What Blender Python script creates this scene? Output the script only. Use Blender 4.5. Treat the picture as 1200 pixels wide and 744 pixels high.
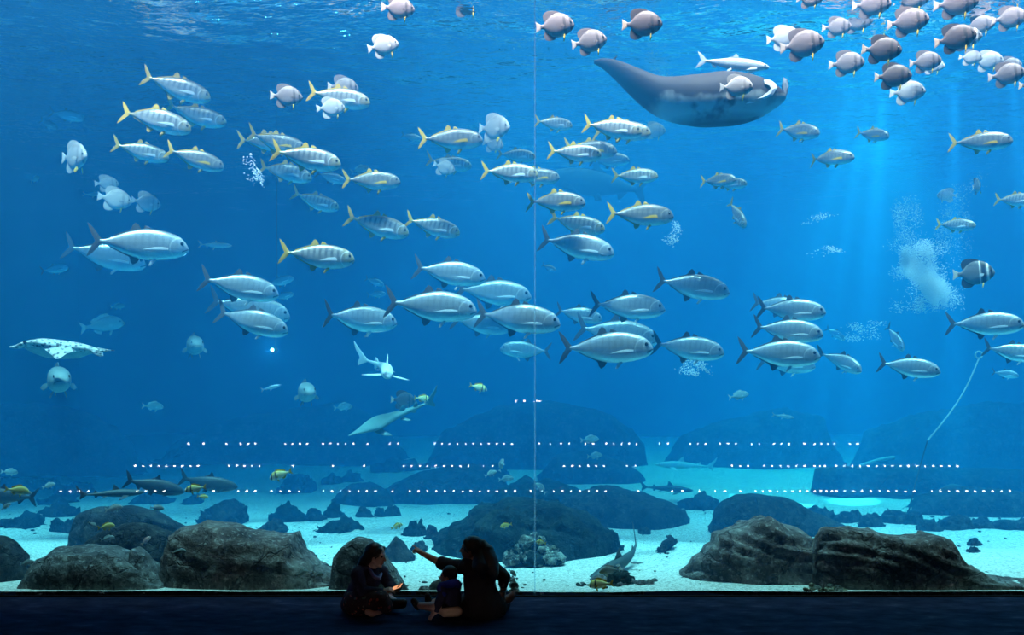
import bpy, bmesh, math, random
import numpy as np
from mathutils import Vector, Matrix, Euler, noise

for o in list(bpy.data.objects):
    bpy.data.objects.remove(o, do_unlink=True)
SC = bpy.context.scene
COL = SC.collection

# ------------------------------------------------------------------ camera
FPX, HORIZON, EYE, CAM_Y = 1050.0, 420.0, 2.65, -10.0
cam_data = bpy.data.cameras.new('camera')
cam_data.sensor_fit = 'HORIZONTAL'
cam_data.sensor_width = 36.0
cam_data.lens = 36.0 * FPX / 1200.0
cam_data.shift_y = (HORIZON - 372.0) / 1200.0
cam_data.clip_end = 200.0
cam = bpy.data.objects.new('camera', cam_data)
cam.location = (0, CAM_Y, EYE)
cam.rotation_euler = (math.pi / 2, 0, 0)
COL.objects.link(cam)
SC.camera = cam

# ------------------------------------------------------------------ colour management, world
SC.view_settings.view_transform = 'Standard'
SC.view_settings.look = 'None'
SC.view_settings.exposure = 0.0
SC.view_settings.gamma = 1.0
SC.view_settings.use_curve_mapping = False
SC.cycles.volume_bounces = 2
SC.cycles.max_bounces = 10
SC.cycles.transparent_max_bounces = 16
SC.cycles.sample_clamp_indirect = 4.0
SC.cycles.caustics_reflective = False
SC.cycles.caustics_refractive = False
w = bpy.data.worlds.new('world')
w.use_nodes = True
w.node_tree.nodes['Background'].inputs[0].default_value = (0.01, 0.014, 0.03, 1)
w.node_tree.nodes['Background'].inputs[1].default_value = 0.15
SC.world = w

SURF = 7.2          # height of the water surface
TX, TY = 15.0, 21.0  # half width and depth of the tank

# ------------------------------------------------------------------ lamps
def area(name, loc, size, energy, color, rot=(0, 0, 0)):
    l = bpy.data.lights.new(name, 'AREA')
    l.shape = 'RECTANGLE'
    l.size, l.size_y = size
    l.energy = energy
    l.color = color
    o = bpy.data.objects.new(name, l)
    o.location = loc
    o.rotation_euler = rot
    COL.objects.link(o)
    return o

def spot(name, loc, target, energy, color, angle, blend=0.5, radius=0.2):
    l = bpy.data.lights.new(name, 'SPOT')
    l.energy = energy
    l.color = color
    l.spot_size = math.radians(angle)
    l.spot_blend = blend
    l.shadow_soft_size = radius
    o = bpy.data.objects.new(name, l)
    o.location = loc
    d = Vector(target) - Vector(loc)
    o.rotation_euler = d.to_track_quat('-Z', 'Y').to_euler()
    COL.objects.link(o)
    return o

WARM = (1.0, 0.60, 0.50)
# skylights above the tank, and the row of lamps over the front of the tank
area('skylight', (6.0, 11.5, 9.6), (15, 17), 6900, WARM)
area('front_lamp_row', (1.0, 0.45, 11.6), (21, 0.7), 2050, (1.0, 0.70, 0.68), (math.radians(12.5), 0, 0)).data.spread = math.radians(43)
spot('surface_lamp', (8.2, 9.5, 9.0), (7.0, 9.6, 0), 6600, (0.5, 1.0, 0.62), 66, 0.8, 0.5)
for bx, by, tx, e, an in ((6.0, 5.2, 4.5, 2600, 3.5), (6.4, 5.6, 5.3, 2600, 4.0), (6.7, 6.0, 6.4, 2200, 7.0), (7.6, 5.4, 8.0, 3400, 4.5), (8.4, 5.2, 9.6, 3000, 4.0), (5.2, 6.5, 4.4, 1800, 3.0)):
    spot('beam_lamp', (bx, by, 8.4), (tx, by + 0.8, 0), e * 13.0, (0.6, 0.9, 0.85), an, 0.6, 0.08)
spot('hall_downlight', (-1.6, -6.6, 4.6), (-1.0, -0.95, 0.15), 16, (1.0, 0.40, 0.15), 17, 0.5, 0.1)

# ------------------------------------------------------------------ helpers
def at(px, py, d):
    """The point seen at pixel (px, py) at distance d (metres along the view axis) from the camera."""
    return Vector(((px - 600.0) / FPX * d, CAM_Y + d, EYE + (HORIZON - py) / FPX * d))

def floor_d(py):
    return FPX * EYE / (py - HORIZON)

def tag(o, label=None, cat=None, group=None, kind=None):
    if label: o['label'] = label
    if cat: o['category'] = cat
    if group: o['group'] = group
    if kind: o['kind'] = kind
    return o

def mesh_from(name, verts, faces, m=None, smooth=True):
    me = bpy.data.meshes.new(name)
    me.from_pydata([tuple(v) for v in verts], [], faces)
    if smooth:
        me.polygons.foreach_set('use_smooth', [True] * len(me.polygons))
    if m: me.materials.append(m)
    me.update()
    return me

def put(name, me, parent=None, loc=None):
    o = bpy.data.objects.new(name, me)
    COL.objects.link(o)
    if parent: o.parent = parent
    if loc is not None: o.location = loc
    return o

def empty(name, loc=(0, 0, 0)):
    o = bpy.data.objects.new(name, None)
    o.empty_display_size = 0.1
    COL.objects.link(o)
    o.location = loc
    return o

def box_mesh(name, x0, x1, y0, y1, z0, z1, m=None):
    v = [(x, y, z) for z in (z0, z1) for y in (y0, y1) for x in (x0, x1)]
    f = [(0, 2, 3, 1), (4, 5, 7, 6), (0, 1, 5, 4), (2, 6, 7, 3), (0, 4, 6, 2), (1, 3, 7, 5)]
    return mesh_from(name, v, f, m, smooth=False)

class NT:
    """Small wrapper for building node materials."""
    def __init__(self, name):
        self.m = bpy.data.materials.new(name)
        self.m.use_nodes = True
        self.t = self.m.node_tree
        self.t.nodes.clear()
        self.out = self.t.nodes.new('ShaderNodeOutputMaterial')
    def n(self, typ, **kw):
        nd = self.t.nodes.new(typ)
        for k, v in kw.items():
            if k.startswith('i_'):
                nd.inputs[k[2:].replace('_', ' ')].default_value = v
            else:
                setattr(nd, k, v)
        return nd
    def l(self, a, b):
        self.t.links.new(a, b)
    def math(self, op, a, b=None, clamp=False):
        nd = self.t.nodes.new('ShaderNodeMath')
        nd.operation = op
        nd.use_clamp = clamp
        for i, x in enumerate((a, b)):
            if x is None: continue
            if isinstance(x, (int, float)): nd.inputs[i].default_value = x
            else: self.l(x, nd.inputs[i])
        return nd.outputs[0]
    def ramp(self, fac, stops):
        nd = self.t.nodes.new('ShaderNodeValToRGB')
        e = nd.color_ramp.elements
        while len(e) < len(stops): e.new(0.5)
        for i, (p, c) in enumerate(stops):
            e[i].position = p
            e[i].color = (*c, 1) if len(c) == 3 else c
        self.l(fac, nd.inputs[0])
        return nd.outputs[0]
    def mix(self, fac, a, b):
        nd = self.t.nodes.new('ShaderNodeMix')
        nd.data_type = 'RGBA'
        for x, i in ((fac, 0), (a, 6), (b, 7)):
            if isinstance(x, (int, float)): nd.inputs[i].default_value = x
            elif isinstance(x, tuple): nd.inputs[i].default_value = (*x, 1)
            else: self.l(x, nd.inputs[i])
        return nd.outputs[2]
    def noise(self, vec, scale, detail=4, rough=0.55):
        nd = self.n('ShaderNodeTexNoise', i_Scale=scale, i_Detail=detail, i_Roughness=rough)
        if vec is not None: self.l(vec, nd.inputs['Vector'])
        return nd.outputs[0]
    def principled(self, color, rough=0.6, metallic=0.0, bump=None, spec=0.5, **kw):
        p = self.n('ShaderNodeBsdfPrincipled')
        if isinstance(color, tuple): p.inputs['Base Color'].default_value = (*color, 1)
        else: self.l(color, p.inputs['Base Color'])
        p.inputs['Roughness'].default_value = rough
        p.inputs['Metallic'].default_value = metallic
        p.inputs['Specular IOR Level'].default_value = spec
        if bump is not None:
            h, s, dist = bump
            b = self.n('ShaderNodeBump')
            b.inputs['Strength'].default_value = s
            b.inputs['Distance'].default_value = dist
            self.l(h, b.inputs['Height'])
            self.l(b.outputs[0], p.inputs['Normal'])
        self.l(p.outputs[0], self.out.inputs[0])
        return p

def plain(name, color, rough=0.6, metallic=0.0, var=0.25, scale=8.0, spec=0.5):
    t = NT(name)
    tc = t.n('ShaderNodeTexCoord')
    f = t.noise(tc.outputs['Object'], scale)
    dark = tuple(c * (1 - var) for c in color)
    lite = tuple(min(1, c * (1 + var)) for c in color)
    t.principled(t.ramp(f, [(0.3, dark), (0.7, lite)]), rough, metallic, spec=spec)
    return t.m

# ------------------------------------------------------------------ structure: tank and hall
def NT_BLACK():
    return plain('black_rubber', (0.004, 0.004, 0.005), 0.8, spec=0.1)

def make_water():
    t = NT('tank_water')
    sc = t.n('ShaderNodeVolumeScatter')
    ab = t.n('ShaderNodeVolumeAbsorption')
    sc.inputs['Color'].default_value = (0.03, 0.37, 0.84, 1)
    sc.inputs['Density'].default_value = 0.080
    sc.inputs['Anisotropy'].default_value = 0.0
    # absorption coefficients per metre: (1 - colour) * density
    ab.inputs['Color'].default_value = (0.10, 0.775, 0.925, 1)
    ab.inputs['Density'].default_value = 0.33
    add = t.n('ShaderNodeAddShader')
    t.l(sc.outputs[0], add.inputs[0])
    t.l(ab.outputs[0], add.inputs[1])
    t.l(add.outputs[0], t.out.inputs['Volume'])
    o = put('water', box_mesh('water', -TX, TX, 0.13, TY, -0.4, SURF + 0.25, t.m))
    tag(o, 'clear blue water filling the tank behind the acrylic window', kind='structure')

def make_surface():
    nx, ny = 240, 180
    xs = np.linspace(-TX, TX, nx)
    ys = np.linspace(0.15, TY - 0.02, ny)
    rng = np.random.RandomState(3)
    X, Y = np.meshgrid(xs, ys)
    Z = np.zeros_like(X)
    for i in range(34):
        lam = 0.45 * (1.16 ** (i % 17))
        ang = rng.uniform(-0.9, 0.9) + math.pi / 2
        k = 2 * math.pi / lam
        Z += 0.0066 * lam * np.sin(k * (X * math.cos(ang) + Y * math.sin(ang)) + rng.uniform(0, 6.28)) * (0.6 + 0.4 * np.sin(X * 0.3 + Y * 0.23 + i))
    V = np.stack([X, Y, SURF + Z], -1).reshape(-1, 3)
    F = [(j * nx + i, j * nx + i + 1, (j + 1) * nx + i + 1, (j + 1) * nx + i) for j in range(ny - 1) for i in range(nx - 1)]
    t = NT('water_surface')
    tc = t.n('ShaderNodeTexCoord')
    mp = t.n('ShaderNodeMapping')
    mp.inputs['Scale'].default_value = (1.0, 1.6, 1.0)
    t.l(tc.outputs['Object'], mp.inputs[0])
    h = t.noise(mp.outputs[0], 1.7, 3, 0.6)
    b = t.n('ShaderNodeBump')
    b.inputs['Strength'].default_value = 1.0
    b.inputs['Distance'].default_value = 0.14
    t.l(h, b.inputs['Height'])
    fr = t.n('ShaderNodeFresnel', i_IOR=1.33)
    t.l(b.outputs[0], fr.inputs['Normal'])
    gl = t.n('ShaderNodeBsdfGlossy', i_Roughness=0.03)
    gl.inputs['Color'].default_value = (1, 1, 1, 1)
    t.l(b.outputs[0], gl.inputs['Normal'])
    tr = t.n('ShaderNodeBsdfTransparent')
    mx = t.n('ShaderNodeMixShader')
    t.l(fr.outputs[0], mx.inputs[0]); t.l(tr.outputs[0], mx.inputs[1]); t.l(gl.outputs[0], mx.inputs[2])
    t.l(mx.outputs[0], t.out.inputs[0])
    o = put('water_surface', mesh_from('water_surface', V.tolist(), F, t.m))
    tag(o, 'rippled water surface seen from below at the top of the tank', kind='structure')

def make_sand():
    nx, ny = 200, 150
    V = []
    for j in range(ny):
        y = 0.13 + (TY - 0.13) * (j / (ny - 1)) ** 1.5
        for i in range(nx):
            x = -TX + 2 * TX * i / (nx - 1)
            p = Vector((x * 0.35, y * 0.35, 2.0))
            z = 0.10 * noise.fractal(p, 1.0, 2.0, 3) + 0.02 * noise.noise(Vector((x * 2.1, y * 2.1, 5)))
            z = z * min(1.0, 0.15 + y * 0.4) + 0.02 - 0.03 * min(1.0, y)
            V.append((x, y, z))
    F = [(j * nx + i, j * nx + i + 1, (j + 1) * nx + i + 1, (j + 1) * nx + i) for j in range(ny - 1) for i in range(nx - 1)]
    t = NT('pale_sand')
    tc = t.n('ShaderNodeTexCoord')
    f1 = t.noise(tc.outputs['Object'], 1.3, 5)
    f2 = t.noise(tc.outputs['Object'], 26, 3, 0.7)
    c = t.mix(t.ramp(f2, [(0.36, (0, 0, 0)), (0.56, (1, 1, 1))]), (0.36, 0.34, 0.29), (0.80, 0.78, 0.71))
    c = t.mix(t.math('MULTIPLY', f1, 0.45), c, (0.62, 0.60, 0.52))
    t.principled(c, 0.9, bump=(f2, 0.6, 0.03), spec=0.1)
    o = put('floor_sand', mesh_from('floor_sand', V, F, t.m))
    tag(o, 'pale coarse sand covering the tank bottom', kind='structure')

def make_shell():
    wall = plain('tank_wall_blue', (0.05, 0.09, 0.13), 0.9, var=0.4, scale=0.6)
    dark = plain('hall_dark_paint', (0.012, 0.013, 0.018), 0.85)
    def st(name, label, *dims, m=dark):
        o = put(name, box_mesh(name, *dims, m))
        return tag(o, label, kind='structure')
    st('wall_tank_back', 'far wall of the tank lost in blue haze', -TX - .3, TX + .3, TY, TY + .3, -.4, SURF + 1.4, m=wall)
    st('wall_tank_left', 'side wall of the tank out of frame', -TX - .3, -TX, 0.13, TY, -.4, SURF + 1.4, m=wall)
    st('wall_tank_right', 'other side wall of the tank out of frame', TX, TX + .3, 0.13, TY, -.4, SURF + 1.4, m=wall)
    st('wall_header', 'dark header above the viewing window', -TX - .3, TX + .3, -0.25, 0.08, 6.95, 13.0)
    st('ceiling', 'dark hall ceiling', -TX - .3, TX + .3, -16, -0.25, 6.95, 7.2)
    st('wall_left', 'dark side wall of the viewing hall', -TX - .3, -TX, -16, 0.13, -.3, 7.2)
    st('wall_right', 'dark side wall of the viewing hall on the other side', TX, TX + .3, -16, 0.13, -.3, 7.2)
    st('wall_rear', 'dark rear wall of the viewing hall', -TX - .3, TX + .3, -16.3, -16, -.3, 7.2)
    # carpet
    t = NT('dark_blue_carpet')
    tc = t.n('ShaderNodeTexCoord')
    mp = t.n('ShaderNodeMapping')
    mp.inputs['Scale'].default_value = (1.0, 2.2, 1)
    mp.inputs['Rotation'].default_value = (0, 0, 0.7)
    t.l(tc.outputs['Object'], mp.inputs[0])
    f = t.noise(mp.outputs[0], 3.2, 5, 0.65)
    t.principled(t.ramp(f, [(0.35, (0.006, 0.016, 0.040)), (0.6, (0.018, 0.038, 0.080)), (0.75, (0.045, 0.075, 0.13))]), 0.95,
                 bump=(t.noise(tc.outputs['Object'], 160, 2), 0.4, 0.01), spec=0.05)
    st('floor', 'dark blue patterned carpet of the viewing hall', -TX - .3, TX + .3, -16, 0.0, -.3, 0.0, m=t.m)
    st('trim_1', 'black sill under the viewing window', -TX, TX, -0.05, 0.0, -.3, 0.012, m=NT_BLACK())
    # acrylic panes: reflective hall side, index matched water side
    g = NT('clear_acrylic')
    fr = g.n('ShaderNodeFresnel', i_IOR=1.49)
    gl = g.n('ShaderNodeBsdfGlossy', i_Roughness=0.0)
    tr = g.n('ShaderNodeBsdfTransparent')
    tr.inputs[0].default_value = (0.985, 0.995, 1.0, 1)
    mx = g.n('ShaderNodeMixShader')
    g.l(fr.outputs[0], mx.inputs[0]); g.l(tr.outputs[0], mx.inputs[1]); g.l(gl.outputs[0], mx.inputs[2])
    g.l(mx.outputs[0], g.out.inputs[0])
    g2 = NT('acrylic_water_side')
    tr2 = g2.n('ShaderNodeBsdfTransparent')
    g2.l(tr2.outputs[0], g2.out.inputs[0])
    XS = (627 - 600) / FPX * 10.0
    for i, (x0, x1) in enumerate(((-TX, XS - 0.006), (XS + 0.006, TX))):
        me = box_mesh('window_%d' % (i + 1), x0, x1, 0.0, 0.12, 0.0, 6.95, g2.m)
        me.materials.append(g.m)
        for p in me.polygons:
            if p.normal.y < -0.5: p.material_index = 1
        o = put('window_%d' % (i + 1), me)
        tag(o, 'huge clear acrylic viewing pane %s the joint' % ('on the near side of' if i == 0 else 'beyond'), kind='structure')
    jt = NT('joint_sealant')
    tl, df, jm = jt.n('ShaderNodeBsdfTranslucent'), jt.n('ShaderNodeBsdfTransparent'), jt.n('ShaderNodeMixShader')
    tl.inputs[0].default_value = (0.95, 0.97, 0.97, 1)
    df.inputs[0].default_value = (0.9, 0.97, 1.0, 1)
    jm.inputs[0].default_value = 0.22
    jt.l(df.outputs[0], jm.inputs[1]); jt.l(tl.outputs[0], jm.inputs[2]); jt.l(jm.outputs[0], jt.out.inputs[0])
    joint = jt.m
    st('trim_2', 'thin pale vertical joint between the two acrylic panes', XS - 0.006, XS + 0.006, 0.0, 0.125, 0.0, 6.95, m=joint)

LED_ROWS = {
    520: (8.4, 0.90, [(221, 238, 17), (265, 299, 9), (334, 360, 9), (378, 414, 9), (431, 431, 9), (457, 466, 9), (509, 600, 8.7), (632, 645, 12), (658, 695, 9), (711, 755, 9), (773, 783, 9), (809, 827, 9), (844, 890, 9), (907, 943, 9), (955, 978, 7), (996, 1005, 9)]),
    546: (7.1, 0.60, [(158, 232, 9.2), (268, 304, 9), (343, 343, 9), (390, 390, 9), (427, 427, 9), (473, 549, 9.4), (567, 577, 9), (661, 708, 9.5), (735, 745, 9), (858, 943, 9.5), (955, 967, 6), (980, 1122, 9.6)]),
    575.5: (5.8, 0.30, [(71, 103, 10), (160, 192, 10), (250, 250, 10), (279, 299, 9.7), (318, 350, 10), (379, 440, 10), (460, 603, 10), (622, 635, 10), (649, 710, 10), (748, 748, 10), (788, 800, 10), (820, 820, 10), (838, 850, 10), (868, 955, 8.6), (962, 975, 8), (980, 1184, 10)]),
}
def make_tiers():
    dark = plain('tier_carpet', (0.012, 0.014, 0.03), 0.9)
    led = NT('led_warm_white')
    e = led.n('ShaderNodeEmission')
    e.inputs[0].default_value = (1.0, 0.93, 0.88, 1)
    e.inputs[1].default_value = 42.0
    led.l(e.outputs[0], led.out.inputs[0])
    led.m.cycles.emission_sampling = 'NONE'
    rng = random.Random(5)
    k = 0
    for py, (a, _z, spans) in LED_ROWS.items():
        d = 10.0 + a
        z = EYE - (py - HORIZON) / FPX * d
        k += 1
        top = z + 0.06
        o = put('wall_tier_%d' % k, box_mesh('wall_tier', -9, 9, -a - 1.25, -a - 0.02, -0.0, top, dark))
        tag(o, 'carpeted seating tier of the viewing hall, step %d up from the floor' % k, kind='structure')
        V, F = [], []
        for x0, x1, s in spans:
            n = int(round((x1 - x0) / s)) + 1
            for i in range(n):
                px = x0 + (x1 - x0) * (i / max(1, n - 1))
                if rng.random() < 0.05 and n > 4: continue
                x = (px - 600) / FPX * d
                r = rng.uniform(0.017, 0.024)
                b = len(V)
                for q in range(8):
                    c, s_ = math.cos(q * math.pi / 4), math.sin(q * math.pi / 4)
                    V += [(x + r * c, -a - 0.02, z + r * 0.8 * s_), (x + r * c, -a, z + r * 0.8 * s_)]
                for q in range(8):
                    q2 = (q + 1) % 8
                    F.append((b + 2 * q, b + 2 * q2, b + 2 * q2 + 1, b + 2 * q + 1))
                F.append(tuple(b + 2 * q + 1 for q in range(8)))
        s = put('step_light', mesh_from('step_light', V, F, led.m, smooth=False), o)
        s['kind'] = 'stuff'

def make_handrail():
    m = plain('dark_rail', (0.02, 0.02, 0.025), 0.5)
    o = put('trim_3', box_mesh('handrail', -1.2, 1.2, -9.26, -9.22, 1.70, 1.78, m))
    tag(o, 'dark handrail behind the seating tiers with three small lamps', kind='structure')
    for x in (-1.1, 1.1): put('post', box_mesh('post', x - 0.02, x + 0.02, -9.26, -9.22, 0.96, 1.70, m), o)
    e = NT('rail_lamp_white')
    n = e.n('ShaderNodeEmission'); n.inputs[0].default_value = (1.0, 0.9, 0.82, 1); n.inputs[1].default_value = 30
    e.l(n.outputs[0], e.out.inputs[0]); e.m.cycles.emission_sampling = 'NONE'
    for x, w_ in ((0.09, 0.022), (0.27, 0.03), (0.545, 0.075)):
        put('rail_lamp', box_mesh('rail_lamp', x - w_, x + w_, -9.22, -9.205, 1.72, 1.755, e.m), o)

make_handrail()
make_shell()
make_water()
make_surface()
make_sand()
make_tiers()
# ------------------------------------------------------------------ fish materials
def fish_mat(name, back, flank, belly, zr=(-0.10, 0.12), bars=0.0, barfreq=16.0, barcol=(0.2, 0.2, 0.22),
             gill=None, headband=None, rough=0.34, metallic=0.25, extra=None, mottle=0.18, mouth=-0.022):
    """Body colours in the fish's own coordinates (x to the nose, z up, length one)."""
    t = NT(name)
    tc = t.n('ShaderNodeTexCoord')
    sep = t.n('ShaderNodeSeparateXYZ')
    t.l(tc.outputs['Object'], sep.inputs[0])
    x, z = sep.outputs[0], sep.outputs[2]
    f = t.math('DIVIDE', t.math('SUBTRACT', z, zr[0]), zr[1] - zr[0], True)
    n1 = t.noise(tc.outputs['Object'], 14, 4, 0.6)
    f = t.math('ADD', f, t.math('MULTIPLY', t.math('SUBTRACT', n1, 0.5), 0.35), True)
    c = t.ramp(f, [(0.05, belly), (0.45, flank), (0.72, flank), (0.97, back)])
    if bars:
        wv = t.n('ShaderNodeTexWave', i_Scale=barfreq / 10.0, i_Distortion=1.2, i_Detail=2.0)
        wv.inputs['Detail Scale'].default_value = 2.0
        t.l(tc.outputs['Object'], wv.inputs['Vector'])
        up = t.math('MULTIPLY', t.math('SUBTRACT', z, zr[0] * 0.4), 9.0, True)
        fac = t.math('MULTIPLY', t.math('MULTIPLY', t.ramp(wv.outputs[0], [(0.5, (0, 0, 0)), (0.8, (1, 1, 1))]), up), bars)
        c = t.mix(fac, c, barcol)
    if extra: c = extra(t, c, x, z)
    if headband:
        for (cx, wd, slope, col, amt) in headband:
            u = t.math('ABSOLUTE', t.math('SUBTRACT', t.math('ADD', x, t.math('MULTIPLY', z, slope)), cx))
            m_ = t.math('SUBTRACT', 1.0, t.math('DIVIDE', u, wd), True)
            m_ = t.math('MULTIPLY', t.math('MULTIPLY', m_, 2.2, True), amt)
            c = t.mix(m_, c, col)
    if gill:
        gx, gz, gr, gcol = gill
        dx = t.math('SUBTRACT', x, gx); dz = t.math('SUBTRACT', z, gz)
        r = t.math('SQRT', t.math('ADD', t.math('MULTIPLY', dx, dx), t.math('MULTIPLY', dz, dz)))
        ring = t.math('SUBTRACT', 1.0, t.math('DIVIDE', t.math('ABSOLUTE', t.math('SUBTRACT', r, gr)), 0.012), True)
        lf = t.math('LESS_THAN', dx, -0.01)
        c = t.mix(t.math('MULTIPLY', t.math('MULTIPLY', ring, lf), 0.8), c, gcol)
    if mouth:
        lz = t.math('ABSOLUTE', t.math('SUBTRACT', t.math('SUBTRACT', z, mouth), t.math('MULTIPLY', t.math('SUBTRACT', x, 0.49), 0.55)))
        mm = t.math('MULTIPLY', t.math('LESS_THAN', lz, 0.0065), t.math('GREATER_THAN', x, 0.43))
        c = t.mix(t.math('MULTIPLY', mm, 0.8), c, (0.05, 0.05, 0.06))
    n2 = t.noise(tc.outputs['Object'], 90, 2, 0.6)
    c = t.mix(t.math('MULTIPLY', t.math('SUBTRACT', n2, 0.35, True), mottle * 4), c, (0.16, 0.17, 0.19))
    t.principled(c, rough, metallic, bump=(n2, 0.25, 0.01))
    return t.m

def fin_mat(name, col, tip=None, rough=0.5):
    t = NT(name)
    tc = t.n('ShaderNodeTexCoord')
    wv = t.n('ShaderNodeTexWave', i_Scale=16.0, i_Distortion=2.0)
    wv.bands_direction = 'Z'
    t.l(tc.outputs['Object'], wv.inputs['Vector'])
    c = t.mix(t.math('MULTIPLY', wv.outputs[0], 0.5), col, tip or tuple(min(1, k * 1.5) for k in col))
    t.principled(c, rough)
    return t.m

EYE_M = NT('fish_eye_dark').m
_t = NT('fish_eye')
_t.principled((0.015, 0.015, 0.02), 0.12)
EYE_M = _t.m

# ------------------------------------------------------------------ fish geometry
def catmull(pts, n):
    P = np.array([pts[0]] + list(pts) + [pts[-1]], float)
    out = []
    segs = len(pts) - 1
    for k in range(n):
        u = k / (n - 1) * segs
        i = min(int(u), segs - 1)
        f = u - i
        p0, p1, p2, p3 = P[i], P[i + 1], P[i + 2], P[i + 3]
        out.append(0.5 * ((2 * p1) + (-p0 + p2) * f + (2 * p0 - 5 * p1 + 4 * p2 - p3) * f * f + (-p0 + 3 * p1 - 3 * p2 + p3) * f ** 3))
    return np.array(out)

def bend_y(x, amt, pivot=0.12):
    return amt * max(0.0, pivot - x) ** 2 * 1.6

def loft(stations, n=26, nr=16, bend=0.0, keel=2.0, yoff=None):
    """Closed body skin through stations (x, ztop, zbottom, half width)."""
    S = catmull(stations, n)
    V, F = [], []
    for s in S:
        x, zt, zb, hw = s[:4]
        zc, hz = (zt + zb) / 2, max((zt - zb) / 2, 0.002)
        hw = max(hw, 0.0015)
        for q in range(nr):
            a = 2 * math.pi * q / nr
            cy, sz = math.cos(a), math.sin(a)
            e = 2.0 / keel
            y = hw * math.copysign(abs(cy) ** e, cy)
            z = zc + hz * math.copysign(abs(sz) ** (0.92 * e), sz)
            oy = yoff(x) if yoff else 0.0
            V.append((x, y + bend_y(x, bend) + oy, z))
    for i in range(n - 1):
        for q in range(nr):
            q2 = (q + 1) % nr
            F.append((i * nr + q, i * nr + q2, (i + 1) * nr + q2, (i + 1) * nr + q))
    F.append(tuple(range(nr - 1, -1, -1)))
    F.append(tuple((n - 1) * nr + q for q in range(nr)))
    # orient outward: stations run from nose to tail
    F = [tuple(reversed(f)) for f in F] if S[0][0] > S[-1][0] else F
    return V, F

def fin(outline, th=0.008, bend=0.0, frame=None):
    """A thin fin from an (x, z) outline, thickest inside, mapped by frame(x, z, y) if given."""
    n = len(outline)
    cx = sum(p[0] for p in outline) / n
    cz = sum(p[1] for p in outline) / n
    V, F = [], []
    for s in (1, -1):
        for (x, z) in outline: V.append((x, s * th * 0.25, z))
        for (x, z) in outline: V.append((x + (cx - x) * 0.35, s * th * 0.5, z + (cz - z) * 0.35))
    for i in range(n):
        j = (i + 1) % n
        F.append((i, j, n + j, n + i))
        F.append((2 * n + j, 2 * n + i, 3 * n + i, 3 * n + j))
        F.append((j, i, 2 * n + i, 2 * n + j))
    F.append(tuple(range(n, 2 * n)))
    F.append(tuple(range(4 * n - 1, 3 * n - 1, -1)))
    out = []
    for (x, y, z) in V:
        if frame: out.append(frame(x, y, z))
        else: out.append((x, y + bend_y(x, bend), z))
    return out, F

def side_fin(outline, root, back=35.0, droop=20.0, side=1, th=0.006):
    """A paired fin: outline (u along the fin backward/outward, v across), rooted on the flank."""
    b, d = math.radians(back), math.radians(droop)
    ax = Vector((-math.cos(b) , side * math.sin(b) * math.cos(d), -math.sin(b) * math.sin(d)))
    up = Vector((0, 0, 1))
    vv = (up - ax * up.dot(ax)).normalized()
    nn = ax.cross(vv)
    def fr(x, y, z):
        return tuple(Vector(root) + ax * x + vv * z + nn * y)
    return fin(outline, th, frame=fr)

def eye_mesh(name, c, r, side):
    V, F = [], []
    nu, nv = 8, 5
    for j in range(nv + 1):
        a = math.pi * j / nv
        for i in range(nu):
            b = 2 * math.pi * i / nu
            V.append((c[0] + r * math.sin(a) * math.cos(b), c[1] * side + r * 0.45 * math.cos(a) * side, c[2] + r * math.sin(a) * math.sin(b)))
    for j in range(nv):
        for i in range(nu):
            i2 = (i + 1) % nu
            F.append((j * nu + i, j * nu + i2, (j + 1) * nu + i2, (j + 1) * nu + i))
    return mesh_from(name, V, F, EYE_M)

SPECIES = {}
def species(key, parts):
    """parts(bend) -> list of (part name, mesh); built for three swimming bends."""
    SPECIES[key] = [parts(b) for b in (-0.55, 0.0, 0.55)]

def make_jack_like(key, st, mats, tail, dorsals, anals, pelvic, pect, eye, keel=2.2):
    mb, mt, md, mp, mv = mats      # body, tail, dorsal/anal, pectoral, pelvic
    def parts(b):
        out = [('body', mesh_from('body', *loft(st, 28, 18, b, keel), mb))]
        out.append(('tail_fin', mesh_from('tail_fin', *fin(tail, 0.014, b), mt, smooth=False)))
        for o in dorsals: out.append(('dorsal_fin', mesh_from('dorsal_fin', *fin(o, 0.010, b), md, smooth=False)))
        for o in anals: out.append(('anal_fin', mesh_from('anal_fin', *fin(o, 0.010, b), md if key != 'golden' else mv, smooth=False)))
        for s in (1, -1):
            if pect:
                ol, root, bk, dr = pect
                out.append(('pectoral_fin', mesh_from('pectoral_fin', *side_fin(ol, (root[0], root[1] * s, root[2]), bk, dr, s), mp, smooth=False)))
            if pelvic:
                ol, root, bk, dr = pelvic
                out.append(('pelvic_fin', mesh_from('pelvic_fin', *side_fin(ol, (root[0], root[1] * s, root[2]), bk, dr, s), mv, smooth=False)))
            out.append(('eye', eye_mesh('eye', eye[0], eye[1], s)))
        return out
    species(key, parts)

LUNATE = [(-0.355, 0.016), (-0.385, 0.05), (-0.43, 0.115), (-0.475, 0.165), (-0.505, 0.185), (-0.487, 0.13), (-0.452, 0.065), (-0.425, 0.018), (-0.421, 0.0),
          (-0.425, -0.018), (-0.452, -0.062), (-0.487, -0.122), (-0.503, -0.172), (-0.47, -0.152), (-0.43, -0.108), (-0.385, -0.047), (-0.355, -0.016)]
JACK_ST = [(0.5, -0.012, -0.028, 0.008), (0.485, 0.018, -0.05, 0.025), (0.45, 0.062, -0.078, 0.045), (0.39, 0.102, -0.105, 0.062), (0.29, 0.132, -0.128, 0.075),
           (0.16, 0.150, -0.142, 0.080), (0.02, 0.142, -0.140, 0.076), (-0.12, 0.105, -0.106, 0.058), (-0.23, 0.060, -0.062, 0.036), (-0.31, 0.028, -0.030, 0.021), (-0.36, 0.018, -0.018, 0.013), (-0.385, 0.017, -0.017, 0.008)]
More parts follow.
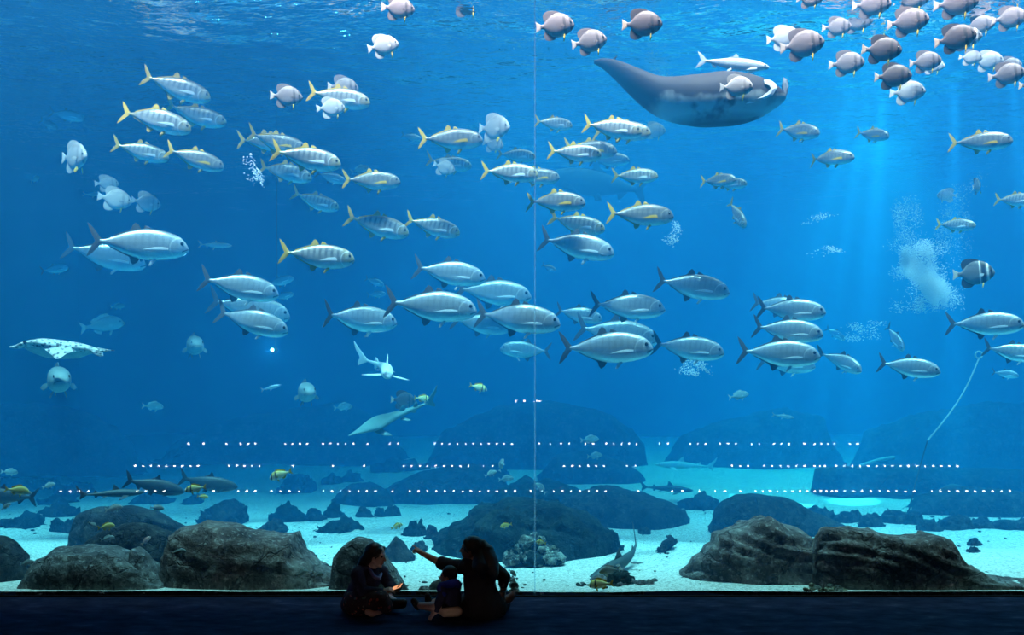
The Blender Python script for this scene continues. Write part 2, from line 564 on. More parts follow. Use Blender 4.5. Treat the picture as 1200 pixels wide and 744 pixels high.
GOLD_ST = [(0.5, -0.005, -0.020, 0.008), (0.487, 0.022, -0.042, 0.024), (0.455, 0.060, -0.068, 0.042), (0.39, 0.095, -0.096, 0.058), (0.29, 0.120, -0.120, 0.068),
           (0.16, 0.132, -0.132, 0.072), (0.02, 0.122, -0.126, 0.066), (-0.12, 0.088, -0.092, 0.050), (-0.23, 0.048, -0.052, 0.031), (-0.31, 0.022, -0.024, 0.018), (-0.36, 0.014, -0.014, 0.011), (-0.385, 0.013, -0.013, 0.007)]
JACK_ST = [(a, b * 1.14, c * 1.14, e) for a, b, c, e in JACK_ST]
GOLD_ST = [(a, b * 1.24, c * 1.24, e * 1.1) for a, b, c, e in GOLD_ST]
JD = [[(0.14, 0.140), (0.09, 0.172), (0.05, 0.180), (0.045, 0.158), (0.03, 0.132)],
      [(0.02, 0.130), (-0.01, 0.185), (-0.045, 0.200), (-0.055, 0.165), (-0.09, 0.128), (-0.18, 0.094), (-0.29, 0.046), (-0.30, 0.028), (-0.2, 0.06), (-0.1, 0.098)]]
JA = [[(0.02, -0.128), (-0.015, -0.178), (-0.055, -0.20), (-0.06, -0.160), (-0.09, -0.128), (-0.18, -0.094), (-0.29, -0.046), (-0.30, -0.028), (-0.2, -0.06), (-0.1, -0.098)]]
PECT = [(0, 0.018), (0.06, 0.026), (0.14, 0.016), (0.21, -0.012), (0.26, -0.034), (0.19, -0.032), (0.11, -0.026), (0.04, -0.022), (0, -0.018)]
PELV = [(0, 0.012), (0.05, 0.014), (0.10, -0.012), (0.085, -0.028), (0.04, -0.016), (0, -0.012)]

SC9 = lambda ol, s: [(x, z * s) for x, z in ol]
silver = fish_mat('silver_jack_skin', (0.20, 0.23, 0.26), (0.48, 0.52, 0.56), (0.90, 0.92, 0.93), (-0.14, 0.15), 0.3, 46, (0.20, 0.23, 0.26),
                  gill=(0.42, -0.02, 0.115, (0.95, 0.97, 0.97)), rough=0.27, metallic=0.5)
dusk = fin_mat('dusky_fin', (0.05, 0.056, 0.075), (0.12, 0.13, 0.16))
palefin = fin_mat('pale_fin', (0.62, 0.66, 0.68), (0.82, 0.85, 0.85))
yellow = fin_mat('yellow_fin', (0.60, 0.34, 0.02), (0.74, 0.48, 0.06))
def gold_head(t, c, x, z):
    n = t.noise(t.n('ShaderNodeTexCoord').outputs['Object'], 9, 3)
    m_ = t.math('MULTIPLY', t.math('SUBTRACT', x, 0.30), 6.0, True)
    m_ = t.math('MULTIPLY', m_, t.math('MULTIPLY', t.math('SUBTRACT', n, 0.38), 4.0, True))
    c = t.mix(t.math('MULTIPLY', m_, 0.9), c, (0.62, 0.42, 0.06))
    tl = t.math('MULTIPLY', t.math('SUBTRACT', -0.24, x), 12.0, True)
    return t.mix(t.math('MULTIPLY', tl, 0.6), c, (0.74, 0.58, 0.22))
goldskin = fish_mat('golden_trevally_skin', (0.17, 0.155, 0.13), (0.40, 0.39, 0.38), (0.86, 0.85, 0.82), (-0.16, 0.14), 0.8, 40, (0.13, 0.135, 0.15),
                    gill=(0.42, -0.015, 0.105, (0.92, 0.93, 0.90)), extra=gold_head, rough=0.30, metallic=0.35)
golddark = fish_mat('golden_trevally_dark_skin', (0.09, 0.085, 0.08), (0.28, 0.27, 0.26), (0.80, 0.80, 0.79), (-0.15, 0.11), 0.6, 40, (0.10, 0.10, 0.12),
                    gill=(0.42, -0.015, 0.105, (0.55, 0.52, 0.45)), rough=0.32, metallic=0.35)

make_jack_like('jack', JACK_ST, (silver, dusk, dusk, palefin, palefin), LUNATE, [SC9(o, 1.12) for o in JD], [SC9(o, 1.12) for o in JA], (PELV, (0.17, 0.03, -0.150), 40, 70), (SC9(PECT, 0.62), (0.29, 0.074, -0.035), 12, 10), ((0.425, 0.050, 0.033), 0.021))
make_jack_like('golden', GOLD_ST, (goldskin, yellow, yellow, palefin, yellow), SC9(LUNATE, 0.95), [SC9(o, 1.08) for o in JD], [SC9(o, 1.10) for o in JA], (PELV, (0.17, 0.03, -0.150), 40, 70), (PECT, (0.29, 0.066, -0.03), 12, 10), ((0.428, 0.049, 0.032), 0.021))
make_jack_like('golden_dark', GOLD_ST, (golddark, yellow, yellow, yellow, yellow), SC9(LUNATE, 0.95), [SC9(o, 1.08) for o in JD], [SC9(o, 1.10) for o in JA], (PELV, (0.17, 0.03, -0.150), 40, 70), (PECT, (0.29, 0.066, -0.03), 12, 10), ((0.428, 0.049, 0.032), 0.021))

# batfish: deep disc with swept dorsal and anal lobes
BAT_ST = [(0.5, 0.0, -0.02, 0.010), (0.485, 0.055, -0.065, 0.030), (0.44, 0.130, -0.125, 0.052), (0.36, 0.225, -0.195, 0.072), (0.24, 0.305, -0.265, 0.085), (0.10, 0.335, -0.300, 0.084),
          (-0.04, 0.310, -0.285, 0.070), (-0.16, 0.230, -0.215, 0.048), (-0.25, 0.120, -0.115, 0.030), (-0.30, 0.062, -0.062, 0.022), (-0.36, 0.055, -0.055, 0.014), (-0.38, 0.056, -0.056, 0.008)]
BAT_TAIL = [(-0.355, 0.055), (-0.41, 0.085), (-0.47, 0.125), (-0.5, 0.150), (-0.492, 0.07), (-0.485, 0.0), (-0.492, -0.07), (-0.5, -0.145), (-0.47, -0.125), (-0.41, -0.085), (-0.355, -0.055)]
BAT_D = [[(0.20, 0.30), (0.08, 0.375), (-0.06, 0.405), (-0.18, 0.400), (-0.27, 0.350), (-0.305, 0.28), (-0.295, 0.19), (-0.265, 0.11), (-0.2, 0.165), (-0.1, 0.26), (0.05, 0.315)]]
BAT_A = [[(0.02, -0.29), (-0.06, -0.365), (-0.17, -0.385), (-0.26, -0.350), (-0.30, -0.27), (-0.295, -0.18), (-0.265, -0.105), (-0.2, -0.155), (-0.1, -0.24)]]
BAT_PELV = [(0, 0.022), (0.06, 0.035), (0.13, 0.022), (0.16, -0.02), (0.10, -0.030), (0.03, -0.022)]
BAT_PECT = [(0, 0.026), (0.07, 0.050), (0.12, 0.030), (0.13, -0.01), (0.09, -0.034), (0.03, -0.028)]
def bat(key, back, flank, belly, band, amt, finc, tailc, yfin):
    body = fish_mat(key + '_skin', back, flank, belly, (-0.28, 0.30), 0, gill=None, headband=[(0.405, 0.035, 0.10, band, amt), (0.245, 0.045, 0.06, band, amt * 0.8)], rough=0.5, metallic=0.05, mottle=0.08)
    f = fin_mat(key + '_fin', finc)
    make_jack_like(key, BAT_ST, (body, fin_mat(key + '_tail', tailc, tuple(min(1, k * 1.3) for k in tailc)), f, f, yfin), BAT_TAIL, BAT_D, BAT_A, (BAT_PELV, (0.24, 0.045, -0.25), 75, 62), (BAT_PECT, (0.25, 0.084, -0.05), 30, 15), ((0.41, 0.058, 0.055), 0.026), keel=2.0)
yel = fin_mat('bright_yellow_fin', (0.90, 0.56, 0.03), (0.92, 0.66, 0.10))
bat('bat_mauve', (0.10, 0.078, 0.082), (0.22, 0.175, 0.18), (0.40, 0.35, 0.345), (0.04, 0.03, 0.03), 0.9, (0.16, 0.125, 0.125), (0.55, 0.46, 0.40), yel)
bat('bat_dark', (0.035, 0.026, 0.028), (0.11, 0.08, 0.082), (0.19, 0.155, 0.15), (0.010, 0.012, 0.012), 0.9, (0.06, 0.045, 0.045), (0.62, 0.48, 0.36), yel)
bat('bat_pale', (0.26, 0.235, 0.24), (0.46, 0.43, 0.43), (0.68, 0.66, 0.65), (0.22, 0.19, 0.19), 0.6, (0.42, 0.39, 0.38), (0.62, 0.60, 0.58), yel)
_band = fish_mat('banded_skin', (0.05, 0.05, 0.06), (0.16, 0.16, 0.17), (0.26, 0.26, 0.26), (-0.28, 0.30), 0, headband=[(0.42, 0.03, 0.1, (0.01, 0.01, 0.01), 1.0), (0.335, 0.032, 0.08, (0.88, 0.86, 0.80), 0.95), (0.235, 0.055, 0.05, (0.012, 0.012, 0.015), 1.0), (0.15, 0.025, 0.04, (0.75, 0.73, 0.68), 0.8)], rough=0.5, metallic=0.0, mottle=0.08)
make_jack_like('bat_band', BAT_ST, (_band, fin_mat('band_tail', (0.6, 0.5, 0.38), (0.85, 0.8, 0.7)), fin_mat('band_fin', (0.03, 0.03, 0.035)), palefin, yel), BAT_TAIL, BAT_D, BAT_A, (BAT_PELV, (0.24, 0.045, -0.25), 75, 62), (BAT_PECT, (0.25, 0.084, -0.05), 30, 15), ((0.41, 0.058, 0.055), 0.026), keel=2.0)

# long slim silver milkfish and heavier tarpon
MILK_ST = [(0.5, 0.004, -0.012, 0.006), (0.47, 0.026, -0.032, 0.022), (0.40, 0.052, -0.056, 0.038), (0.28, 0.074, -0.078, 0.050), (0.12, 0.084, -0.088, 0.054), (-0.05, 0.072, -0.078, 0.046), (-0.2, 0.045, -0.05, 0.030), (-0.3, 0.024, -0.027, 0.017), (-0.36, 0.018, -0.019, 0.010), (-0.385, 0.017, -0.018, 0.006)]
FORK = [(-0.36, 0.017), (-0.40, 0.055), (-0.46, 0.105), (-0.505, 0.125), (-0.47, 0.06), (-0.43, 0.0), (-0.47, -0.058), (-0.50, -0.115), (-0.46, -0.10), (-0.40, -0.052), (-0.36, -0.017)]
MILK_D = [[(0.08, 0.076), (0.05, 0.125), (0.02, 0.14), (0.0, 0.105), (-0.05, 0.085), (-0.09, 0.062)]]
MILK_A = [[(-0.2, -0.04), (-0.22, -0.085), (-0.25, -0.075), (-0.29, -0.04), (-0.3, -0.025)], [(0.02, -0.08), (-0.01, -0.118), (-0.05, -0.105), (-0.06, -0.078)]]
milkskin = fish_mat('milkfish_skin', (0.20, 0.22, 0.23), (0.46, 0.48, 0.48), (0.68, 0.69, 0.68), (-0.07, 0.08), gill=(0.44, -0.005, 0.10, (0.5, 0.5, 0.5)), rough=0.3, metallic=0.3)
make_jack_like('milk', MILK_ST, (milkskin, fin_mat('grey_fin', (0.34, 0.35, 0.37)), fin_mat('grey_fin_b', (0.30, 0.31, 0.33)), palefin, palefin), FORK, MILK_D, MILK_A, (PELV, (0.0, 0.03, -0.08), 40, 70), ([(a * .6, b * .7) for a, b in PECT], (0.34, 0.042, -0.045), 20, 30), ((0.44, 0.03, 0.012), 0.014), keel=2.0)
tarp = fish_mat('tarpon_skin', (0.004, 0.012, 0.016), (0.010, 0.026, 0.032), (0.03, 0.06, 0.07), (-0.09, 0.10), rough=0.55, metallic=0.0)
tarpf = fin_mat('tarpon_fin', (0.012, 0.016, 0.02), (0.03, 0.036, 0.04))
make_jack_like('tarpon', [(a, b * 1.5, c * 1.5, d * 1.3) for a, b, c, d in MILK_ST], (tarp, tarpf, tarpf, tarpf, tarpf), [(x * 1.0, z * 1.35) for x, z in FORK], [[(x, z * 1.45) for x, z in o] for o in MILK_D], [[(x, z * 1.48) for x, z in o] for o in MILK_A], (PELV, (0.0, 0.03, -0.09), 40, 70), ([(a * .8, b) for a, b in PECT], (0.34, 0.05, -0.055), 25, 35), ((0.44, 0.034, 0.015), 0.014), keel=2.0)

# small reef fish: porkfish, plain grunts, damsels
PORK_ST = [(0.5, -0.02, -0.045, 0.008), (0.47, 0.03, -0.075, 0.03), (0.40, 0.12, -0.115, 0.055), (0.29, 0.185, -0.15, 0.068), (0.15, 0.205, -0.165, 0.07), (0.0, 0.175, -0.155, 0.062), (-0.13, 0.115, -0.11, 0.044), (-0.24, 0.058, -0.06, 0.026), (-0.32, 0.038, -0.038, 0.015), (-0.37, 0.038, -0.038, 0.007)]
PORK_T = [(-0.355, 0.036), (-0.41, 0.085), (-0.47, 0.135), (-0.5, 0.15), (-0.475, 0.07), (-0.445, 0.0), (-0.475, -0.07), (-0.5, -0.15), (-0.47, -0.135), (-0.41, -0.085), (-0.355, -0.036)]
PORK_D = [[(0.22, 0.19), (0.14, 0.27), (0.0, 0.255), (-0.1, 0.20), (-0.18, 0.185), (-0.25, 0.12), (-0.22, 0.06), (-0.1, 0.13), (0.05, 0.185)]]
PORK_A = [[(-0.02, -0.145), (-0.06, -0.215), (-0.14, -0.19), (-0.21, -0.12), (-0.2, -0.07), (-0.1, -0.115)]]
pork = fish_mat('porkfish_skin', (0.80, 0.66, 0.12), (0.86, 0.80, 0.42), (0.90, 0.88, 0.70), (-0.16, 0.18), 0.0, headband=[(0.40, 0.03, 0.25, (0.02, 0.02, 0.02), 1.0), (0.22, 0.032, 0.12, (0.02, 0.02, 0.02), 1.0)], rough=0.5, metallic=0.0, mottle=0.05)
make_jack_like('pork', PORK_ST, (pork, yellow, yellow, yellow, yellow), PORK_T, PORK_D, PORK_A, (BAT_PELV, (0.2, 0.03, -0.14), 60, 70), (BAT_PECT, (0.24, 0.066, -0.04), 30, 15), ((0.40, 0.055, 0.035), 0.022))
gold_s = fish_mat('yellow_grunt_skin', (0.62, 0.50, 0.12), (0.84, 0.68, 0.20), (0.85, 0.78, 0.50), (-0.16, 0.18), rough=0.5, metallic=0.0, mottle=0.1)
make_jack_like('grunt', PORK_ST, (gold_s, yellow, yellow, yellow, yellow), PORK_T, PORK_D, PORK_A, (BAT_PELV, (0.2, 0.03, -0.14), 60, 70), (BAT_PECT, (0.24, 0.066, -0.04), 30, 15), ((0.40, 0.055, 0.035), 0.022))
grey_s = fish_mat('grey_snapper_skin', (0.17, 0.22, 0.22), (0.33, 0.40, 0.39), (0.55, 0.6, 0.58), (-0.16, 0.18), rough=0.5, metallic=0.0, mottle=0.1)
greyf = fin_mat('snapper_fin', (0.42, 0.5, 0.5), (0.6, 0.68, 0.66))
make_jack_like('snapper', PORK_ST, (grey_s, greyf, greyf, greyf, greyf), PORK_T, PORK_D, PORK_A, (BAT_PELV, (0.2, 0.03, -0.14), 60, 70), (BAT_PECT, (0.24, 0.066, -0.04), 30, 15), ((0.40, 0.055, 0.035), 0.022))
pink_s = fish_mat('pink_fish_skin', (0.62, 0.30, 0.28), (0.80, 0.48, 0.44), (0.88, 0.66, 0.6), (-0.16, 0.18), rough=0.5, metallic=0.0, mottle=0.05)
make_jack_like('pink', PORK_ST, (pink_s, pink_s, pink_s, pink_s, pink_s), PORK_T, PORK_D, PORK_A, None, (BAT_PECT, (0.24, 0.066, -0.04), 30, 15), ((0.40, 0.055, 0.035), 0.022))
# grouper: heavy, broad
GRP_ST = [(0.5, -0.02, -0.06, 0.03), (0.47, 0.03, -0.09, 0.07), (0.38, 0.085, -0.125, 0.105), (0.25, 0.135, -0.15, 0.125), (0.1, 0.16, -0.155, 0.12), (-0.08, 0.14, -0.135, 0.092), (-0.22, 0.09, -0.09, 0.055), (-0.32, 0.06, -0.06, 0.03), (-0.38, 0.055, -0.055, 0.012)]
grp = fish_mat('grouper_skin', (0.12, 0.16, 0.16), (0.24, 0.29, 0.29), (0.40, 0.45, 0.44), (-0.14, 0.15), 0.4, 22, (0.18, 0.24, 0.25), rough=0.55, metallic=0.0, mottle=0.35)
grpf = fin_mat('grouper_fin', (0.13, 0.17, 0.18), (0.2, 0.26, 0.26))
make_jack_like('grouper', GRP_ST, (grp, grpf, grpf, grpf, grpf), [(-0.36, 0.05), (-0.42, 0.1), (-0.48, 0.125), (-0.5, 0.0), (-0.48, -0.125), (-0.42, -0.1), (-0.36, -0.05)], [[(0.2, 0.14), (0.1, 0.21), (-0.1, 0.2), (-0.22, 0.18), (-0.27, 0.1), (-0.2, 0.09), (0.0, 0.145)]], [[(-0.08, -0.13), (-0.14, -0.2), (-0.24, -0.16), (-0.24, -0.085)]], (PELV, (0.18, 0.06, -0.14), 50, 60), ([(0, 0.025), (0.06, 0.035), (0.11, 0.01), (0.09, -0.03), (0.03, -0.025)], (0.2, 0.11, -0.06), 60, 30), ((0.42, 0.082, 0.035), 0.02))

# sharks and guitarfish
SH_ST = [(0.5, 0.004, -0.006, 0.006), (0.475, 0.016, -0.018, 0.026), (0.42, 0.034, -0.034, 0.044), (0.33, 0.052, -0.048, 0.055), (0.2, 0.066, -0.056, 0.060), (0.05, 0.062, -0.052, 0.052), (-0.1, 0.042, -0.036, 0.036), (-0.22, 0.024, -0.021, 0.022), (-0.31, 0.015, -0.013, 0.012), (-0.36, 0.012, -0.011, 0.007)]
SH_T = [(-0.33, 0.013), (-0.38, 0.045), (-0.44, 0.10), (-0.5, 0.165), (-0.475, 0.09), (-0.43, 0.03), (-0.42, 0.0), (-0.435, -0.045), (-0.43, -0.075), (-0.385, -0.04), (-0.335, -0.011)]
SH_D = [[(0.14, 0.058), (0.09, 0.115), (0.045, 0.15), (0.04, 0.095), (0.02, 0.055)], [(-0.17, 0.028), (-0.2, 0.055), (-0.225, 0.065), (-0.23, 0.035), (-0.24, 0.02)]]
SH_A = [[(-0.17, -0.025), (-0.2, -0.05), (-0.225, -0.05), (-0.23, -0.02)]]
SH_PEC = [(0, 0.035), (0.06, 0.03), (0.14, 0.0), (0.19, -0.045), (0.12, -0.04), (0.05, -0.035), (0, -0.03)]
def shark_parts(key, skin, finm, st=SH_ST, tail=SH_T, dors=SH_D, pec_scale=1.0):
    def parts(b):
        out = [('body', mesh_from('body', *loft(st, 30, 18, b, 2.0), skin)), ('tail_fin', mesh_from('tail_fin', *fin(tail, 0.012, b), finm, smooth=False))]
        for o in dors: out.append(('dorsal_fin', mesh_from('dorsal_fin', *fin(o, 0.012, b), finm, smooth=False)))
        for o in SH_A: out.append(('anal_fin', mesh_from('anal_fin', *fin(o, 0.008, b), finm, smooth=False)))
        for s in (1, -1):
            def fr(x, y, z, s=s):   # flat wing-like fin: x outward, z along the body
                return (0.22 + z * 1.2 - x * 0.25, s * (0.045 + x * pec_scale), -0.03 - x * 0.22 + y)
            out.append(('pectoral_fin', mesh_from('pectoral_fin', *fin(SH_PEC, 0.012, frame=fr), finm, smooth=False)))
            def fr2(x, y, z, s=s):
                return (-0.06 + z * 0.7 - x * 0.2, s * (0.025 + x * 0.4), -0.03 - x * 0.1 + y)
            out.append(('pelvic_fin', mesh_from('pelvic_fin', *fin(SH_PEC, 0.008, frame=fr2), finm, smooth=False)))
            out.append(('eye', eye_mesh('eye', (0.43, 0.042, 0.012), 0.007, s)))
        return out
    species(key, parts)
sk = fish_mat('shark_skin', (0.025, 0.045, 0.050), (0.04, 0.07, 0.076), (0.16, 0.22, 0.23), (-0.06, 0.06), rough=0.6, metallic=0.0, mottle=0.05)
skf = fin_mat('shark_fin', (0.04, 0.05, 0.055), (0.06, 0.07, 0.075))
shark_parts('shark', sk, skf)
sk2 = fish_mat('pale_shark_skin', (0.66, 0.70, 0.70), (0.78, 0.82, 0.82), (0.42, 0.5, 0.5), (-0.05, 0.05), rough=0.6, metallic=0.0, mottle=0.05)
sk2f = fin_mat('pale_shark_fin', (0.72, 0.76, 0.76), (0.8, 0.84, 0.84))
shark_parts('pale_shark', sk2, sk2f)
# guitarfish: flat pointed head disc running into a shark-like tail
GU_ST = [(0.5, 0.003, -0.004, 0.006), (0.42, 0.012, -0.012, 0.030), (0.33, 0.026, -0.018, 0.066), (0.22, 0.042, -0.024, 0.105), (0.12, 0.050, -0.026, 0.095), (0.02, 0.046, -0.024, 0.058), (-0.12, 0.034, -0.020, 0.036), (-0.24, 0.020, -0.014, 0.020), (-0.36, 0.010, -0.010, 0.008)]
gu = fish_mat('guitarfish_skin', (0.09, 0.22, 0.22), (0.13, 0.29, 0.29), (0.3, 0.46, 0.45), (-0.03, 0.05), rough=0.6, metallic=0.0, mottle=0.06)
guf = fin_mat('guitarfish_fin', (0.10, 0.23, 0.23), (0.14, 0.30, 0.30))
shark_parts('guitar', gu, guf, GU_ST, SH_T, [[(-0.05, 0.04), (-0.085, 0.085), (-0.115, 0.095), (-0.12, 0.03)], [(-0.2, 0.022), (-0.23, 0.06), (-0.255, 0.066), (-0.26, 0.016)]], 0.7)

# ------------------------------------------------------------------ placing fish
NAMES = {'jack': 'giant_trevally', 'golden': 'golden_trevally', 'golden_dark': 'golden_trevally', 'bat_mauve': 'batfish', 'bat_dark': 'batfish', 'bat_pale': 'batfish', 'bat_band': 'batfish', 'milk': 'milkfish', 'tarpon': 'tarpon',
         'pork': 'porkfish', 'grunt': 'grunt_fish', 'snapper': 'snapper', 'pink': 'squirrelfish', 'grouper': 'grouper', 'shark': 'shark', 'pale_shark': 'shark', 'guitar': 'guitarfish'}
CAT = {'shark': 'shark', 'pale_shark': 'shark', 'guitar': 'ray'}
GROUP = {'jack': 'silver trevally school in midwater', 'golden': 'yellow-tailed trevallies in the upper water', 'golden_dark': 'yellow-tailed trevallies in the upper water', 'bat_mauve': 'batfish near the surface', 'bat_dark': 'batfish near the surface',
         'bat_pale': 'batfish near the surface', 'bat_band': 'batfish near the surface', 'milk': 'long slim milkfish under the surface', 'tarpon': 'tarpon cruising over the sand', 'pork': 'porkfish by the rocks', 'grunt': 'small yellow fish by the rocks', 'snapper': 'small grey fish', 'grouper': 'groupers coming head-on'}
def cy_top(y0, y1):
    return (y0 + y1) / 2 < 130

def swim(key, x0, y0, x1, y1, d, label, yaw=0.0, v=1, roll=0.0, length=None):
    """Tail at pixel (x0, y0), nose at (x1, y1), at distance d; yaw turns the nose away (+) or towards (-) the window."""
    if d < 14 and max(y0, y1) < 500: d += 0.3 if key.startswith('bat') and cy_top(y0, y1) else 1.2
    cx, cy = (x0 + x1) / 2, (y0 + y1) / 2
    px = math.hypot(x1 - x0, y1 - y0)
    L = length or px / FPX * d / max(0.25, math.cos(math.radians(yaw)))
    right = x1 >= x0
    ang = math.atan2(y1 - y0, abs(x1 - x0)) if abs(yaw) < 60 else math.radians((y1 - y0))
    az = math.atan2((cx - 600) / FPX, 1.0)
    c = at(cx, cy, d)
    root = empty(NAMES[key], c)
    yw = math.radians(yaw) if right else math.pi - math.radians(yaw)
    root.rotation_euler = (Matrix.Rotation(yw - az, 3, 'Z') @ Matrix.Rotation(ang, 3, 'Y') @ Matrix.Rotation(math.radians(roll), 3, 'X')).to_euler()
    root.scale = (L, L, L)
    tag(root, label, CAT.get(key, 'fish'), GROUP.get(key))
    for nm, me in SPECIES[key][v]:
        put(nm, me, root)
    return root
# ------------------------------------------------------------------ manta ray and spotted ray
def px_stations(rows, c, d, th):
    """Stations (pixel x, top y, bottom y, half thickness) turned into metres about centre pixel c."""
    k = d / FPX
    return [((x - c[0]) * k, (c[1] - t) * k, (c[1] - b) * k, h * th) for x, t, b, h in rows]

def make_manta():
    d, c = 12.0, (820, 112)
    k = d / FPX
    root = tag(empty('manta_ray', at(c[0], c[1], d)), 'huge dark manta ray with pale belly patches gliding near the surface', 'ray')
    root.scale = (1, 1, 1)
    t = NT('manta_skin')
    tc = t.n('ShaderNodeTexCoord')
    sep = t.n('ShaderNodeSeparateXYZ'); t.l(tc.outputs['Object'], sep.inputs[0])
    n = t.noise(tc.outputs['Object'], 1.5, 4, 0.6)
    z = t.math('ADD', sep.outputs[2], t.math('MULTIPLY', t.math('SUBTRACT', n, 0.5), 0.55))
    belly = t.math('MULTIPLY', t.math('SUBTRACT', -0.02, z), 7.0, True)
    edge = t.math('MULTIPLY', t.math('ADD', sep.outputs[2], 0.40), 9.0, True)
    xin = t.math('MULTIPLY', t.math('ADD', sep.outputs[0], 0.72), 5.0, True)
    f = t.math('MULTIPLY', t.math('MULTIPLY', belly, edge), xin)
    n2 = t.noise(tc.outputs['Object'], 2.6, 3, 0.6)
    f = t.math('MULTIPLY', f, t.ramp(n2, [(0.34, (0.0,) * 3), (0.44, (1.0,) * 3)]))
    col = t.mix(f, (0.012, 0.010, 0.016), (0.36, 0.44, 0.45))
    t.principled(col, 0.7, spec=0.2)
    rows = [(701, 53, 57, .10), (712, 53, 66, .25), (726, 58, 82, .4), (742, 67, 102, .55), (758, 77, 120, .7), (775, 86, 134, .85), (795, 89, 143, 1.0), (818, 88, 148, 1.1), (842, 86, 149, 1.15), (864, 88, 148, 1.05), (884, 94, 143, .9), (900, 102, 134, .65), (911, 112, 126, .4), (915, 117, 121, .15)]
    off = lambda x: 0.45 * max(0.0, -0.1 - x) ** 1.3 - 0.18 * max(0.0, x)
    put('body', mesh_from('body', *loft(px_stations(rows, c, d, 0.30), 44, 20, 0.0, 2.0, off), t.m), root)
    dark = plain('manta_dark', (0.04, 0.045, 0.055), 0.7)
    pale = plain('manta_lip', (0.75, 0.78, 0.80), 0.6)
    lobe = plain('manta_lobe', (0.16, 0.18, 0.22), 0.6)
    P = lambda pts: [((x - c[0]) * k, (c[1] - y) * k) for x, y in pts]
    ol = P([(903, 124), (909, 122), (912, 114), (911, 104), (912, 97), (916, 99), (918, 108), (916, 117), (911, 123), (905, 126)])
    put('cephalic_lobe', mesh_from('cephalic_lobe', *fin(ol, 0.06, frame=lambda x, y, z: (x, y - 0.22, z)), lobe, smooth=False), root)
    ol = P([(865, 131), (872, 127), (882, 124), (891, 119), (897, 112), (894, 107), (886, 104), (893, 104), (899, 108), (901, 113), (896, 121), (885, 127), (874, 130)])
    put('mouth_edge', mesh_from('mouth_edge', *fin(ol, 0.05, frame=lambda x, y, z: (x, y - 0.37, z)), pale, smooth=False), root)
    ol = P([(640, 47), (700, 56), (702, 54), (640, 44)])
    # slender far wing tip above the near one
    ol = P([(712, 54), (724, 45), (733, 38), (731, 43), (722, 52)])
    put('far_wing_tip', mesh_from('far_wing_tip', *fin(ol, 0.05, frame=lambda x, y, z: (x, y + 0.9, z)), dark, smooth=False), root)
    ol = P([(872, 92), (875, 89), (880, 92), (878, 95)])
    put('eye', eye_mesh('eye', ((899 - c[0]) * k, 0.30, (c[1] - 123) * k), 0.035, -1), root)
    for g in range(4):
        x0 = 838 + g * 9
        ol = P([(x0, 122), (x0 + 3, 127), (x0 + 8, 131), (x0 + 9, 130), (x0 + 5, 126), (x0 + 2, 121)])
        put('gill_slit', mesh_from('gill_slit', *fin(ol, 0.03, frame=lambda x, y, z: (x, y - 0.33, z)), dark, smooth=False), root)

def make_spotted_ray():
    d, c = 12.6, (70, 408)
    k = d / FPX
    root = tag(empty('spotted_ray', at(c[0], c[1], d)), 'white spotted ray with drooping wing gliding along the far left', 'ray')
    t = NT('spotted_ray_skin')
    tc = t.n('ShaderNodeTexCoord')
    v = t.n('ShaderNodeTexVoronoi', i_Scale=20.0)
    t.l(tc.outputs['Object'], v.inputs['Vector'])
    t.principled(t.ramp(v.outputs['Distance'], [(0.30, (0.05, 0.06, 0.07)), (0.50, (0.46, 0.48, 0.47))]), 0.6)
    pale = plain('ray_belly', (0.32, 0.44, 0.46), 0.7, var=0.12)
    dark = plain('ray_dark', (0.05, 0.06, 0.06), 0.7)
    P = lambda pts: [((x - c[0]) * k, (c[1] - y) * k) for x, y in pts]
    rows = [(12, 405.5, 407.5, .1), (20, 404, 408.5, .35), (28, 401, 407.5, .7), (38, 398.5, 406, .95), (50, 396.5, 406, 1.0), (64, 397.5, 411, .95), (80, 399.5, 413, .8), (95, 402, 413, .55), (108, 406, 413, .32), (116, 409, 413, .15), (126, 410.3, 411.6, .05)]
    put('body', mesh_from('body', *loft(px_stations(rows, c, d, 0.22), 34, 16, 0.0, 2.0), t.m), root)
    ol = P([(40, 404), (55, 405.5), (70, 415), (78, 420.5), (83, 420), (88, 414), (97, 411.5), (84, 404), (60, 400)])
    def droop(x, y, z):
        return (x, y - 0.16 - 0.9 * max(0.0, -z), z)
    put('near_wing', mesh_from('near_wing', *fin(ol, 0.05, frame=droop), t.m, smooth=False), root)
    ol = P([(20, 407), (30, 414), (45, 420), (62, 420.8), (80, 420), (96, 415), (108, 412.5), (90, 409), (55, 404), (35, 403)])
    put('far_wing', mesh_from('far_wing', *fin(ol, 0.05, frame=lambda x, y, z: (x, y + 0.16 + 0.9 * max(0.0, -z), z)), pale, smooth=False), root)
    ol = P([(112, 407), (125, 409.3), (134, 410.3), (134, 411.2), (122, 411), (112, 409)])
    put('tail', mesh_from('tail', *fin(ol, 0.03), t.m, smooth=False), root)
    ol = P([(109, 410), (117, 411), (124, 413), (125, 417), (121, 418), (113, 414.5)])
    put('pelvic_fin', mesh_from('pelvic_fin', *fin(ol, 0.03, frame=lambda x, y, z: (x, y - 0.1, z)), t.m, smooth=False), root)
    put('eye', eye_mesh('eye', ((39 - c[0]) * k, 0.215, (c[1] - 401.5) * k), 0.028, -1), root)

